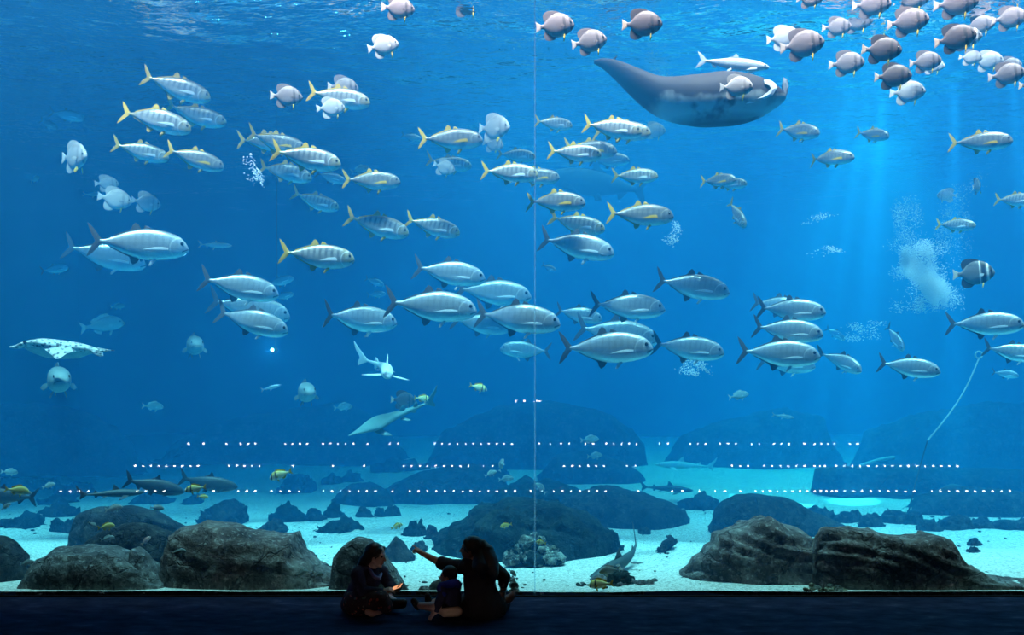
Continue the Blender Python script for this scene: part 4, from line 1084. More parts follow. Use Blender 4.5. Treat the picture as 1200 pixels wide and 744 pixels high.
# ------------------------------------------------------------------ people
class Figure:
    """Collects spheres and tapered limbs, then melts them into one continuous skin."""
    def __init__(self, d):
        self.d = d
        self.V, self.F = [], []
    def p(self, px, py, dy=0.0):
        return at(px, py, self.d + dy)
    def ring_stack(self, rings):
        n, b = 14, len(self.V)
        for r in rings: self.V += r
        for k in range(len(rings) - 1):
            for q in range(n):
                q2 = (q + 1) % n
                self.F.append((b + k * n + q, b + k * n + q2, b + (k + 1) * n + q2, b + (k + 1) * n + q))
        self.F.append(tuple(b + q for q in range(n - 1, -1, -1)))
        self.F.append(tuple(b + (len(rings) - 1) * n + q for q in range(n)))
    def ball(self, c, r, rot=None):
        r = (r, r, r) if isinstance(r, (int, float)) else r
        rings = []
        for k in range(9):
            a = math.pi * (k + 0.12) / 8.24
            ring = []
            for q in range(14):
                t = 2 * math.pi * q / 14
                v = Vector((r[0] * math.sin(a) * math.cos(t), r[1] * math.sin(a) * math.sin(t), -r[2] * math.cos(a)))
                ring.append(c + (rot @ v if rot is not None else v))
            rings.append(ring)
        self.ring_stack(rings)
    def limb(self, pts, radii):
        for c, r in zip(pts, radii): self.ball(c, r)
        for (a, b), (ra, rb) in zip(zip(pts, pts[1:]), zip(radii, radii[1:])):
            dv = b - a
            if dv.length < 1e-5: continue
            q = dv.to_track_quat('Z', 'Y').to_matrix()
            self.ring_stack([[e + q @ Vector((rr * math.cos(2 * math.pi * k / 14), rr * math.sin(2 * math.pi * k / 14), 0)) for k in range(14)] for e, rr in ((a, ra), (b, rb))])
    def hand(self, wrist, fwd, back, size=1.0, point=False, curl=0.6):
        """Palm, four unequal fingers and a thumb; fwd to the finger tips, back out of the back of the hand."""
        fwd = fwd.normalized(); back = (back - fwd * back.dot(fwd)).normalized(); side = fwd.cross(back)
        s = size
        k0 = wrist + fwd * 0.085 * s
        self.limb([wrist, wrist + fwd * 0.03 * s, k0 + side * 0.018 * s], [0.026 * s, 0.027 * s, 0.018 * s])
        self.limb([wrist, k0 - side * 0.020 * s], [0.026 * s, 0.017 * s])
        self.limb([wrist + fwd * 0.02 * s, k0], [0.027 * s, 0.018 * s])
        for i, (off, ln) in enumerate(((0.030, 0.072), (0.010, 0.080), (-0.010, 0.074), (-0.029, 0.058))):
            b = k0 + side * off * s
            c = 0.05 if (point and i == 0) else (1.35 if point else curl * (1 + 0.12 * i))
            pts, dirv = [b], fwd.copy()
            for f_, cc in ((0.45, 0.6), (0.32, 1.0), (0.23, 0.7)):
                rot = Matrix.Rotation(-c * cc, 3, side)
                dirv = rot @ dirv if (rot @ fwd).dot(back) < 0 or c < 0.1 else Matrix.Rotation(c * cc, 3, side) @ dirv
                pts.append(pts[-1] + dirv * ln * f_ * s)
            self.limb(pts, [0.0098 * s, 0.0092 * s, 0.0084 * s, 0.0074 * s])
        tb = wrist + fwd * 0.025 * s + side * 0.026 * s
        self.limb([tb, tb + (side * 0.7 + fwd * 0.7 - back * 0.2).normalized() * 0.042 * s, tb + (side * 0.55 + fwd * 0.9 - back * 0.5).normalized() * 0.074 * s], [0.014 * s, 0.0105 * s, 0.0085 * s])
    def head(self, c, face, s=1.0, up=Vector((0, 0, 1))):
        """Skull, jaw, nose, lips, brow and ears; face is the direction looked at."""
        f = face.normalized(); sd = f.cross(up).normalized(); u = sd.cross(f)
        R = Matrix((f, sd, u)).transposed()
        L = lambda a, b, e: c + f * a * s + sd * b * s + u * e * s
        self.ball(L(-0.008, 0, 0.022), (0.096 * s, 0.076 * s, 0.098 * s), R)
        self.ball(L(0.022, 0, -0.04), (0.066 * s, 0.060 * s, 0.078 * s), R)
        self.limb([L(0.062, 0, -0.105), L(0.03, 0.03, -0.088), L(-0.01, 0.055, -0.05)], [0.020 * s, 0.022 * s, 0.022 * s])
        self.limb([L(0.062, 0, -0.105), L(0.03, -0.03, -0.088), L(-0.01, -0.055, -0.05)], [0.020 * s, 0.022 * s, 0.022 * s])
        self.limb([L(0.080, 0, 0.012), L(0.098, 0, -0.016), L(0.108, 0, -0.034)], [0.009 * s, 0.011 * s, 0.013 * s])
        self.limb([L(0.094, 0.012, -0.037), L(0.094, -0.012, -0.037)], [0.009 * s, 0.009 * s])
        self.limb([L(0.080, 0.020, -0.064), L(0.088, 0, -0.062), L(0.080, -0.020, -0.064)], [0.007 * s, 0.009 * s, 0.007 * s])
        self.limb([L(0.078, 0.018, -0.076), L(0.085, 0, -0.077), L(0.078, -0.018, -0.076)], [0.007 * s, 0.009 * s, 0.007 * s])
        self.limb([L(0.072, 0.045, 0.024), L(0.082, 0.02, 0.028), L(0.084, 0, 0.022), L(0.082, -0.02, 0.028), L(0.072, -0.045, 0.024)], [0.010 * s] * 5)
        for k in (1, -1):
            self.ball(L(-0.008, 0.076 * k, -0.012), (0.020 * s, 0.010 * s, 0.030 * s), R)
        return L
    def mesh(self, name, m, voxel=0.007, smooth=3, noise_amp=0.0):
        me = bpy.data.meshes.new(name)
        me.from_pydata([tuple(v) for v in self.V], [], self.F); me.update()
        o = bpy.data.objects.new('tmp', me); COL.objects.link(o)
        r = o.modifiers.new('r', 'REMESH'); r.mode = 'VOXEL'; r.voxel_size = voxel; r.use_smooth_shade = True
        if smooth:
            sm = o.modifiers.new('s', 'SMOOTH'); sm.iterations = smooth; sm.factor = 0.5
        dg = bpy.context.evaluated_depsgraph_get()
        out = bpy.data.meshes.new_from_object(o.evaluated_get(dg))
        out.name = name
        bpy.data.objects.remove(o, do_unlink=True)
        if noise_amp:
            for v in out.vertices:
                n_ = noise.noise(v.co * 14.0) + 0.5 * noise.noise(v.co * 31.0)
                v.co += v.normal * n_ * noise_amp
        out.materials.clear(); out.materials.append(m)
        return out

def local(me, org):
    me.transform(Matrix.Translation(-org)); return me

SKIN = plain('skin_brown', (0.42, 0.24, 0.16), 0.5, var=0.1)
SKIN_L = plain('skin_light', (0.58, 0.36, 0.26), 0.5, var=0.1)
HAIR = plain('dark_hair', (0.012, 0.009, 0.008), 0.45, var=0.4, scale=60)
NAVY = plain('navy_knit', (0.02, 0.022, 0.05), 0.9, scale=30)
BLACK = plain('black_cloth', (0.010, 0.009, 0.011), 0.9, scale=20)
BLUE = plain('royal_blue_cloth', (0.03, 0.05, 0.30), 0.85, scale=18)
LILAC = plain('pale_scarf', (0.20, 0.20, 0.34), 0.8)
SHOE = plain('black_shoe', (0.012, 0.012, 0.014), 0.6)
SOLE = plain('grey_sole', (0.35, 0.36, 0.38), 0.8)
def _floral():
    t = NT('dark_floral_cloth')
    tc = t.n('ShaderNodeTexCoord')
    v = t.n('ShaderNodeTexVoronoi', i_Scale=22.0); t.l(tc.outputs['Object'], v.inputs['Vector'])
    n = t.noise(tc.outputs['Object'], 12, 2)
    col = t.mix(t.ramp(n, [(0.45, (0,) * 3), (0.55, (1,) * 3)]), (0.45, 0.12, 0.09), (0.10, 0.16, 0.13))
    t.principled(t.mix(t.ramp(v.outputs['Distance'], [(0.22, (1,) * 3), (0.34, (0,) * 3)]), (0.03, 0.015, 0.022), col), 0.9)
    return t.m
FLORAL = _floral()

def assemble(label, org, parts, eyes=()):
    root = tag(empty('person', org), label, 'person', 'family seated on the floor at the glass')
    for name, me in parts: put(name, local(me, org), root)
    for c, r in eyes:
        bm = bmesh.new(); bmesh.ops.create_icosphere(bm, subdivisions=2, radius=r)
        me = bpy.data.meshes.new('eye'); bm.to_mesh(me); bm.free(); me.materials.append(EYE_M)
        put('eye', me, root, c - org)
    return root

def woman_phone():
    d = 9.35
    f = Figure(d); P = f.p
    L = f.head(P(441, 650.5), Vector((1.0, -0.18, -0.16)), 0.98)
    eyes = [(L(0.072, 0.032, 0.004), 0.012), (L(0.072, -0.032, 0.004), 0.012)]
    f.limb([P(438, 658), P(435, 669)], [0.050, 0.058])
    torso = ([P(421, 705, 0.02), P(424, 692, 0.02), P(430, 678, 0.02), P(434, 671, 0.02)], [0.150, 0.135, 0.130, 0.085])
    f.limb(*torso)
    a1 = ([P(419, 673, -0.13), P(424, 693, -0.20), P(447, 693.5, -0.22)], [0.060, 0.046, 0.030])
    a2 = ([P(447, 670, 0.10), P(457, 686, 0.06), P(464, 690, -0.10)], [0.055, 0.044, 0.030])
    f.limb(*a1); f.limb(*a2)
    f.hand(P(447, 693.5, -0.22), Vector((1, 0.10, 0.22)), Vector((-0.1, -0.6, 0.7)), 0.95, curl=0.55)
    f.hand(P(463, 690.5, -0.10), Vector((0.5, -0.55, 0.12)), Vector((0.5, 0.2, -0.5)), 0.95, curl=0.7)
    t1 = ([P(417, 706, -0.09), P(446, 703, -0.27), P(452, 710, -0.27), P(441, 716.5, -0.24)], [0.115, 0.082, 0.060, 0.042])
    t2 = ([P(420, 706, 0.12), P(452, 704, 0.20), P(462, 706, 0.02)], [0.115, 0.082, 0.048])
    f.limb(*t1); f.limb(*t2)
    f.limb([P(441, 716.5, -0.25), P(436, 718, -0.27), P(431, 717, -0.29)], [0.040, 0.042, 0.032])
    for i in range(5):
        f.limb([P(431, 716 + i * 0.9, -0.29), P(428.6 + 0.3 * i, 716 + i * 1.0, -0.30)], [0.013, 0.012 - 0.001 * i])
    body = f.mesh('body', SKIN_L)
    g = Figure(d)
    g.limb(torso[0], [r + 0.016 for r in torso[1]])
    g.limb([P(421, 671, -0.10), P(434, 669, 0.02), P(447, 669, 0.10)], [0.075, 0.070, 0.065])
    g.limb(a1[0], [r + 0.016 for r in a1[1]][:2] + [0.040]); g.limb(a2[0], [r + 0.016 for r in a2[1]][:2] + [0.040])
    g.limb([P(412, 700, -0.02), P(410, 708, -0.02)], [0.09, 0.10])
    top = g.mesh('cardigan', NAVY, 0.009, 3, 0.004)
    g = Figure(d)
    g.limb(t1[0][:3], [r + 0.018 for r in t1[1][:3]]); g.limb(t2[0][:2], [r + 0.018 for r in t2[1][:2]])
    g.limb([P(421, 708, 0.0), P(440, 708, -0.05)], [0.150, 0.10])
    skirt = g.mesh('floral_trousers', FLORAL, 0.010, 3, 0.005)
    g = Figure(d)
    g.ball(L(-0.030, 0, 0.030), (0.106, 0.094, 0.102))
    g.limb([L(-0.05, 0.03, 0.02), L(-0.095, 0.04, -0.06), L(-0.13, 0.05, -0.13), L(-0.15, 0.05, -0.20)], [0.075, 0.062, 0.050, 0.030])
    g.limb([L(-0.05, -0.05, 0.0), L(-0.05, -0.085, -0.07), L(-0.08, -0.10, -0.15)], [0.055, 0.042, 0.026])
    g.limb([L(0.05, 0.05, 0.075), L(0.01, 0.075, 0.03)], [0.025, 0.030]); g.limb([L(0.05, -0.05, 0.075), L(0.01, -0.075, 0.03)], [0.025, 0.030])
    hair = g.mesh('hair', HAIR, 0.008, 2, 0.004)
    g = Figure(d)
    g.limb([P(433, 667, -0.09), P(438, 675, -0.13), P(444, 678, -0.08), P(447, 672, 0.02)], [0.016, 0.020, 0.020, 0.014])
    scarf = g.mesh('scarf', LILAC, 0.007, 2, 0.003)
    g = Figure(d)
    g.limb([P(458, 707, 0.02), P(466, 707, -0.02), P(473, 706, -0.04)], [0.050, 0.048, 0.040])
    g.limb([P(462, 710, 0.01), P(473, 709, -0.03)], [0.036, 0.034])
    shoe = g.mesh('shoe', SHOE, 0.008)
    assemble('woman in navy cardigan and floral trousers sitting cross-legged looking aside with a phone', Vector((P(430, 700).x, CAM_Y + d, 0)),
             [('body', body), ('cardigan', top), ('floral_trousers', skirt), ('hair', hair), ('scarf', scarf), ('shoe', shoe)], eyes)
    # phone in her hands
    c = P(465.5, 688.2, -0.18)
    root = tag(empty('mobile_phone', c), 'small dark phone held by the seated woman in the cardigan', 'phone')
    root.rotation_euler = (0.5, -0.42, -0.5)
    bm = bmesh.new(); bmesh.ops.create_cube(bm, size=1.0, matrix=Matrix.Diagonal((0.145, 0.072, 0.009, 1)))
    bmesh.ops.bevel(bm, geom=[e for e in bm.edges if abs((e.verts[0].co - e.verts[1].co).z) > 0.005], offset=0.010, segments=3, affect='EDGES')
    me = bpy.data.meshes.new('case'); bm.to_mesh(me); bm.free(); me.materials.append(SHOE)
    put('case', me, root)
    sc = NT('phone_screen'); e = sc.n('ShaderNodeEmission'); e.inputs[0].default_value = (1.0, 0.45, 0.22, 1); e.inputs[1].default_value = 0.9; sc.l(e.outputs[0], sc.out.inputs[0])
    put('screen', box_mesh('screen', -0.064, 0.064, -0.032, 0.032, 0.0046, 0.0056, sc.m), root)

def woman_point():
    d = 9.2
    f = Figure(d); P = f.p
    L = f.head(P(551.5, 642.5), Vector((-1.0, 0.16, 0.02)), 1.0)
    eyes = [(L(0.072, 0.032, 0.004), 0.012), (L(0.072, -0.032, 0.004), 0.012)]
    f.limb([P(554, 652), P(558, 665)], [0.052, 0.062])
    torso = ([P(566, 706), P(563, 692), P(561, 677), P(559, 668)], [0.185, 0.155, 0.150, 0.095])
    f.limb(*torso)
    f.limb([P(547, 664, -0.03), P(574, 664, 0.06)], [0.075, 0.075])
    arm = ([P(547, 664, 0.04), P(523, 663, 0.19), P(495, 648.5, 0.24)], [0.062, 0.048, 0.028])
    f.limb(*arm)
    fw = P(486, 642.5, 0.28) - P(495, 648.5, 0.24)
    f.hand(P(495, 648.5, 0.24), fw, Vector((0.25, -0.25, 1.0)), 1.0, point=True)
    arm2 = ([P(577, 665, 0.06), P(591, 676, 0.02), P(590, 690, 0.0), P(589, 696, 0.02)], [0.062, 0.050, 0.036, 0.030])
    f.limb(*arm2)
    f.hand(P(589, 696, 0.02), Vector((0.15, 0.1, -0.9)), Vector((0.9, -0.3, 0)), 0.95, curl=0.4)
    l1 = ([P(556, 709, 0.04), P(546, 706, 0.34), P(562, 712, 0.42)], [0.125, 0.085, 0.052])
    l2 = ([P(576, 709, 0.0), P(588, 706, 0.26), P(592, 703, 0.12)], [0.125, 0.082, 0.046])
    f.limb(*l1); f.limb(*l2)
    f.limb([P(591, 703, 0.12), P(597, 701, 0.10), P(601, 697, 0.09)], [0.042, 0.044, 0.034])
    for i in range(5):
        f.limb([P(600 + i * 0.4, 694.5 + i * 1.5, 0.09), P(602 + i * 0.2, 693 + i * 1.5, 0.085)], [0.013, 0.0115])
    body = f.mesh('body', SKIN)
    g = Figure(d)
    g.limb(torso[0], [r + 0.016 for r in torso[1]])
    g.limb([P(547, 664, -0.03), P(560, 663, 0.02), P(574, 664, 0.06)], [0.092, 0.085, 0.092])
    g.limb([arm[0][0], P(530, 663, 0.15), P(518, 660, 0.20)], [0.082, 0.072, 0.072])
    g.limb(arm2[0][:2], [0.080, 0.066]); g.limb([P(591, 676, 0.02), P(590, 684, 0.0)], [0.066, 0.054])
    g.limb([P(549, 712, -0.02), P(583, 712, -0.02)], [0.10, 0.10])
    top = g.mesh('dark_top', BLACK, 0.010, 3, 0.005)
    g = Figure(d)
    g.limb(l1[0][:2], [0.14, 0.10]); g.limb(l2[0][:2], [0.14, 0.098])
    g.limb([P(553, 711, -0.03), P(579, 711, -0.03)], [0.11, 0.11])
    bot = g.mesh('dark_trousers', BLACK, 0.010, 3, 0.004)
    g = Figure(d)
    g.ball(L(-0.028, 0, 0.030), (0.108, 0.092, 0.104))
    g.limb([L(0.05, 0.05, 0.080), L(0.0, 0.078, 0.02)], [0.024, 0.032]); g.limb([L(0.05, -0.05, 0.080), L(0.0, -0.078, 0.02)], [0.024, 0.032])
    g.limb([L(-0.08, 0, 0.02), P(565, 638, 0.0), P(570, 646, -0.02), P(574, 658, -0.06), P(577, 670, -0.10), P(578, 684, -0.13)], [0.07, 0.055, 0.080, 0.092, 0.072, 0.022])
    g.limb([P(562, 650, -0.05), P(563, 664, -0.12), P(565, 676, -0.15)], [0.07, 0.085, 0.03])
    hair = g.mesh('ponytail_hair', HAIR, 0.009, 2, 0.006)
    bm = bmesh.new()
    me = tube('bracelet', [P(590, 692, 0.0) + Vector((0.040 * math.cos(q * math.pi / 6), 0.040 * math.sin(q * math.pi / 6), 0)) for q in range(13)], 0.006, plain('silver_bracelet', (0.6, 0.6, 0.62), 0.25, 0.9), 6)
    bm.free()
    assemble('woman in black with a long ponytail sitting and pointing with outstretched arm', Vector((P(566, 700).x, CAM_Y + d, 0)),
             [('body', body), ('dark_top', top), ('dark_trousers', bot), ('ponytail_hair', hair), ('bracelet', me)], eyes)

def child():
    d = 9.2
    f = Figure(d); P = f.p
    L = f.head(P(525, 674.5, -0.02), Vector((-1.0, 0.12, 0.03)), 0.80)
    eyes = [(L(0.072, 0.032, 0.004), 0.011), (L(0.072, -0.032, 0.004), 0.011)]
    f.limb([P(527, 681), P(528, 687)], [0.040, 0.044])
    torso = ([P(527, 710), P(528, 698), P(527, 688)], [0.105, 0.100, 0.078])
    f.limb(*torso)
    a1 = ([P(520, 690, -0.08), P(515, 704, -0.12), P(511, 717, -0.12)], [0.042, 0.034, 0.023])
    a2 = ([P(534, 690, 0.06), P(522, 702, 0.12), P(513, 707, 0.10)], [0.042, 0.034, 0.023])
    f.limb(*a1); f.limb(*a2)
    f.hand(P(511, 716.5, -0.12), Vector((-0.5, -0.2, -0.45)), Vector((-0.3, -0.5, 0.8)), 0.72, curl=0.35)
    f.hand(P(513, 707, 0.10), Vector((-1, 0, -0.15)), Vector((0, 0, 1)), 0.72, curl=0.4)
    l1 = ([P(526, 714, -0.06), P(508, 711, -0.10), P(490, 709.5, -0.04)], [0.070, 0.052, 0.034])
    l2 = ([P(527, 713, 0.07), P(515, 705, 0.14), P(503, 708, 0.14)], [0.070, 0.050, 0.034])
    f.limb(*l1); f.limb(*l2)
    f.limb([P(536, 716.5, -0.12), P(521, 717.8, -0.16)], [0.052, 0.046])
    f.limb([P(490, 709.5, -0.04), P(486, 706, -0.04)], [0.032, 0.028])
    body = f.mesh('body', SKIN_L, 0.0065)
    g = Figure(d)
    g.limb(torso[0], [r + 0.014 for r in torso[1]])
    g.limb([P(520, 689, -0.07), P(534, 689, 0.05)], [0.062, 0.060])
    g.limb(a1[0][:2] + [P(512, 714, -0.12)], [0.056, 0.046, 0.036]); g.limb(a2[0][:2] + [P(515, 706, 0.10)], [0.056, 0.046, 0.036])
    top = g.mesh('dark_jacket', plain('dark_blue_cloth', (0.018, 0.02, 0.06), 0.9), 0.009, 3, 0.003)
    g = Figure(d)
    g.limb([P(517, 686, -0.08), P(526, 684, -0.11), P(534, 683, -0.06), P(537, 685, 0.0), P(534, 684, 0.07), P(522, 684, 0.07)], [0.034, 0.042, 0.046, 0.040, 0.042, 0.034])
    g.limb([P(516, 690, -0.09), P(520, 696, -0.12)], [0.040, 0.030])
    hood = g.mesh('blue_hood', BLUE, 0.008, 2, 0.003)
    g = Figure(d)
    g.limb([P(529, 713, -0.04), P(520, 713, -0.08)], [0.085, 0.066]); g.limb([P(528, 713, 0.07), P(520, 708, 0.11)], [0.082, 0.064])
    shorts = g.mesh('shorts', BLACK, 0.009, 3, 0.003)
    g = Figure(d)
    g.ball(L(-0.026, 0, 0.034), (0.084, 0.074, 0.080))
    g.limb([L(-0.04, 0, 0.0), L(-0.07, 0, -0.06)], [0.062, 0.040])
    hair = g.mesh('hair', HAIR, 0.007, 2, 0.003)
    def sandal(c, e, nm):
        g = Figure(d); g.limb([c, (c + e) / 2, e], [0.036, 0.040, 0.034]); return g.mesh(nm, SHOE, 0.007)
    s1 = sandal(P(490, 711, -0.04), P(485, 704, -0.03), 'shoe')
    s2 = sandal(P(503, 710, 0.14), P(501, 698, 0.14), 'shoe')
    assemble('small child in dark jacket with blue hood sitting with bare legs stretched out', Vector((P(527, 700).x, CAM_Y + d, 0)),
             [('body', body), ('dark_jacket', top), ('blue_hood', hood), ('shorts', shorts), ('hair', hair), ('shoe', s1), ('shoe', s2)], eyes)

woman_phone()
woman_point()
child()
# ------------------------------------------------------------------ golden trevallies (yellow tails)
G = [
 ('golden', 169, 92, 245, 112, 11.8, 'yellow-tailed silver trevally, topmost of the five in the upper left cluster', 0, 1),
 ('golden', 143, 129, 222, 149, 11.3, 'yellow-tailed trevally swimming just under the topmost of the left cluster, left of its pair', 0, 2),
 ('golden', 196, 130, 264, 141, 12.25, 'yellow-faced trevally, right one of the second row in the left cluster', 0, 0),
 ('golden', 134, 171, 196, 183, 11.9, 'silver trevally with pale tail, lower left of the left cluster', 0, 1),
 ('golden_dark', 196, 177, 261, 194, 11.4, 'dark-backed yellow-tailed trevally, lower right of the left cluster', 0, 1),
 ('golden', 361, 109, 433.5, 119, 11.2, 'yellow-tailed trevally crossing two batfish in the upper left water', 0, 1),
 ('golden_dark', 279, 166, 345, 166, 12.2, 'dark trevally half hidden behind two others right of the left cluster', 0, 1),
 ('golden_dark', 292, 162, 357, 172, 11.8, 'grey trevally overlapped by a brighter one with a golden face', 0, 0),
 ('golden', 319, 178, 399, 191, 11.0, 'bright trevally with golden face in front of the darker pair', 0, 1),
 ('golden', 303.5, 193, 365, 208, 12.6, 'hazy greenish trevally just below the golden-faced one', 0, 2),
 ('jack', 370, 203, 405, 212, 14.5, 'small hazy grey trevally between the greenish one and a dark-backed one', 0, 1),
 ('golden_dark', 401.5, 211, 469, 212, 11.4, 'dark-backed yellow-tailed trevally right of the small hazy grey one', 0, 1),
 ('golden', 343, 229, 397, 243, 13.2, 'faint striped trevally swimming alone under the golden-faced group', 0, 0),
 ('golden', 405, 254, 479, 273, 11.6, 'pale trevally with yellow tail, left of a pair above the silver school', 0, 1),
 ('golden', 328, 296, 415, 303, 10.9, 'large barred trevally with bright yellow tail above the left silver fish', 0, 1),
 ('golden_dark', 490, 163, 566, 163, 11.3, 'dark-backed yellow-tailed trevally nosing at a white batfish', 0, 1),
 ('golden', 582, 180, 628, 184, 13.5, 'hazy barred trevally touching the pane joint under the white batfish', 0, 1),
 ('golden', 500, 190, 553, 194, 13.4, 'hazy barred trevally with a small white batfish before it', 0, 0),
 ('golden', 563.5, 200, 631, 204.5, 11.1, 'yellow-faced trevally whose nose meets the pane joint', 0, 1),
 ('golden_dark', 598, 205, 656, 208, 11.9, 'dark trevally just beyond the pane joint, behind a yellow-faced one', 0, 1),
 ('golden', 475, 257, 539, 273, 11.7, 'grey trevally with faint yellow tail, right of the pair above the silver school', 0, 1),
 ('golden_dark', 616, 233, 686, 238, 11.0, 'barred trevally whose vivid yellow tail crosses the pane joint', 0, 2),
 ('golden', 626.5, 143, 671, 146, 12.2, 'pale yellow-faced trevally, topmost beside the pane joint', 15, 1),
 ('golden', 683, 144, 752, 156, 11.0, 'yellow-faced trevally, front one of a pair below the manta wing', 0, 1),
 ('golden', 694, 148, 762.5, 157, 11.6, 'yellow-faced trevally peeping out behind its pair mate below the manta', 0, 2),
 ('golden', 641.6, 176, 705, 182, 11.2, 'golden-mouthed trevally, front one of a pair right of the joint', 0, 1),
 ('golden_dark', 660, 171, 723, 178, 11.9, 'greyer trevally behind the golden-mouthed one', 0, 1),
 ('jack', 690, 187, 738, 188, 13.6, 'small hazy blue-grey trevally under the greyer one', 0, 1),
 ('golden', 716.7, 205, 771, 207, 12.0, 'striped trevally with thin yellow tail, alone right of centre', 0, 1),
 ('golden_dark', 711, 249, 789, 254, 11.0, 'dark-backed yellow-tailed trevally, largest right of the pane joint', 0, 1),
 ('golden', 643.6, 256, 709, 269, 11.6, 'pale trevally with yellow mouth above a big silver one', 0, 0),
 ('golden_dark', 912, 147, 959, 160, 11.8, 'dark trevally with yellow tail under the manta head, turned partly towards the glass', -30, 1),
 ('golden_dark', 947, 182, 999.6, 187, 11.5, 'yellow-edged dark trevally, lower of the pair right of the manta', -12, 2),
 ('golden_dark', 821, 210, 862, 213, 12.1, 'grey trevally with curved yellow tail, front of an overlapped pair', -28, 1),
 ('golden', 836, 213, 875, 217, 13.0, 'hazy trevally half hidden behind one with a curved yellow tail', -15, 1),
 ('golden', 855, 240, 873, 262, 12.6, 'small trevally diving nose down towards the glass below the pair', -50, 1),
 ('golden_dark', 1004, 152, 1040.5, 163, 12.2, 'dark trevally with yellow tail, alone between the manta and the bright water', -30, 1),
 ('golden_dark', 1115, 164, 1182.5, 168, 10.9, 'dark-backed trevally with orange tail in front of the bright rays', 0, 1),
 ('golden', 1168, 231, 1212, 237, 11.4, 'trevally cut off by the edge of the view, yellow tail showing', -20, 1),
 ('golden', 1098.5, 261, 1141, 266, 12.0, 'pale trevally with yellow tail above the banded batfish', -12, 1),
]
for g in G: swim(g[0], *g[1:6], g[6], g[7], g[8])

# ------------------------------------------------------------------ giant trevallies (dark tails)
J = [
 (108, 284, 218, 288, 11.0, 'large silver trevally with dark tail, biggest on the far left side', 0, 1),
 (79, 290, 168, 308, 12.4, 'silver trevally mostly hidden under the biggest left one', 0, 1),
 (48, 141, 66, 150, 13.5, 'small bluish fish behind the dark slim one in the upper left', -35, 1),
 (60, 133, 97, 137, 13.0, 'slim dark-backed trevally in the upper left corner water', 0, 1),
 (49, 318, 79, 313, 15.6, 'faint greenish trevally below the left silver pair', 0, 1),
 (236, 327, 325.6, 344, 11.2, 'silver trevally with tall dark tail, top of the left trio', 0, 1),
 (246, 352, 339, 370, 12.2, 'silver trevally half hidden in the middle of the left trio', 0, 1),
 (254, 364, 337, 388, 11.0, 'silver trevally with white mouth, lowest of the left trio', 0, 2),
 (375, 370, 465.5, 377, 11.2, 'silver trevally with bright gill edge whose tail is seen edge-on', 12, 0),
 (484, 313, 569, 326, 11.5, 'bright silver trevally with thin dark tail, topmost of the central school', 0, 1),
 (532, 338, 623, 347, 12.3, 'dark-flanked silver trevally reaching the pane joint from the left', 0, 1),
 (451, 354, 559, 363, 10.9, 'large silver trevally with upright dark tail in the middle of the school', 0, 1),
 (555, 366, 657, 379, 10.7, 'large silver trevally lying across the pane joint', 0, 2),
 (528, 374, 600, 384, 12.6, 'hazy blue trevally half hidden behind the one across the joint', 0, 1),
 (651, 363, 706, 374, 12.6, 'small hazy trevally right of the joint, partly covered by the next', 0, 1),
 (691, 356, 779, 362, 11.3, 'silver trevally with dark tail, upper one right of the joint', 0, 1),
 (674, 383, 771, 398, 12.3, 'silver trevally half covered by a bigger one below it', 0, 1),
 (655, 408, 765, 407, 10.7, 'large dark-backed silver trevally, lowest right of the joint', 0, 1),
 (764, 402, 848, 413, 11.3, 'pale silver trevally right of the lowest big one', 0, 1),
 (768, 327, 854, 343, 11.3, 'silver trevally with long dark tail, alone above the right school', 0, 1),
 (632, 279, 720, 297, 11.2, 'silver-blue trevally with pale tail, highest one right of the joint', 0, 1),
 (888, 360, 966, 366, 11.2, 'dark-headed silver trevally, top of the right stack of three', 0, 1),
 (881, 352, 946, 364, 12.2, 'silver trevally peeping out behind the top of the right stack', 0, 2),
 (883, 382, 963, 392, 11.0, 'silver trevally in the middle of the right stack of three', 0, 1),
 (865, 411, 959, 417, 10.8, 'big silver trevally, lowest of the right stack of three', 0, 1),
 (888, 423, 954, 429, 12.8, 'hazy trevally belly showing below the right stack', 0, 1),
 (968, 415, 1008, 432, 11.6, 'small silver trevally turned towards the glass, right of the stack', -38, 0),
 (1031, 425, 1099, 435, 11.1, 'pale silver trevally alone near the slanting rope', 0, 1),
 (1112, 379, 1195, 380, 10.9, 'dark-finned silver trevally above the slanting rope', 0, 1),
 (1156, 407, 1218, 418, 11.4, 'silver trevally running out of view beside the rope', 0, 0),
 (646, 412, 586, 408, 14.6, 'dark greenish trevally swimming the other way deep behind the school', 0, 1),
 (312, 334, 344, 325, 16.5, 'faint greenish trevally behind the top of the left trio', 0, 1),
 (320, 350, 344, 344, 17.0, 'faint blue trevally just behind the nose of the top left-trio fish', 0, 1),
 (428, 326, 450, 334, 17.5, 'faint small trevally above the one with the edge-on tail', 0, 1),
 (430, 346, 452, 344, 18.0, 'faintest small trevally over the back of the one with the edge-on tail', 0, 1),
 (470, 158, 494, 163, 16.5, 'faint dark trevally left of the central yellow-tails', 0, 1),
 (1040, 386, 1058, 406, 13.0, 'hazy trevally facing the glass above the pale one near the rope', -48, 1),
 (968, 384, 990, 398, 17.0, 'faint trevally above the small one turned to the glass', 0, 1),
 (1164, 436, 1192, 440, 14.5, 'faint hazy trevally left of the rope top', 0, 1),
 (635, 310, 652, 317, 15.5, 'tiny pale green trevally beside the joint above the school', 0, 1),
]
for j in J: swim('jack', *j[:5], j[5], j[6], j[7])

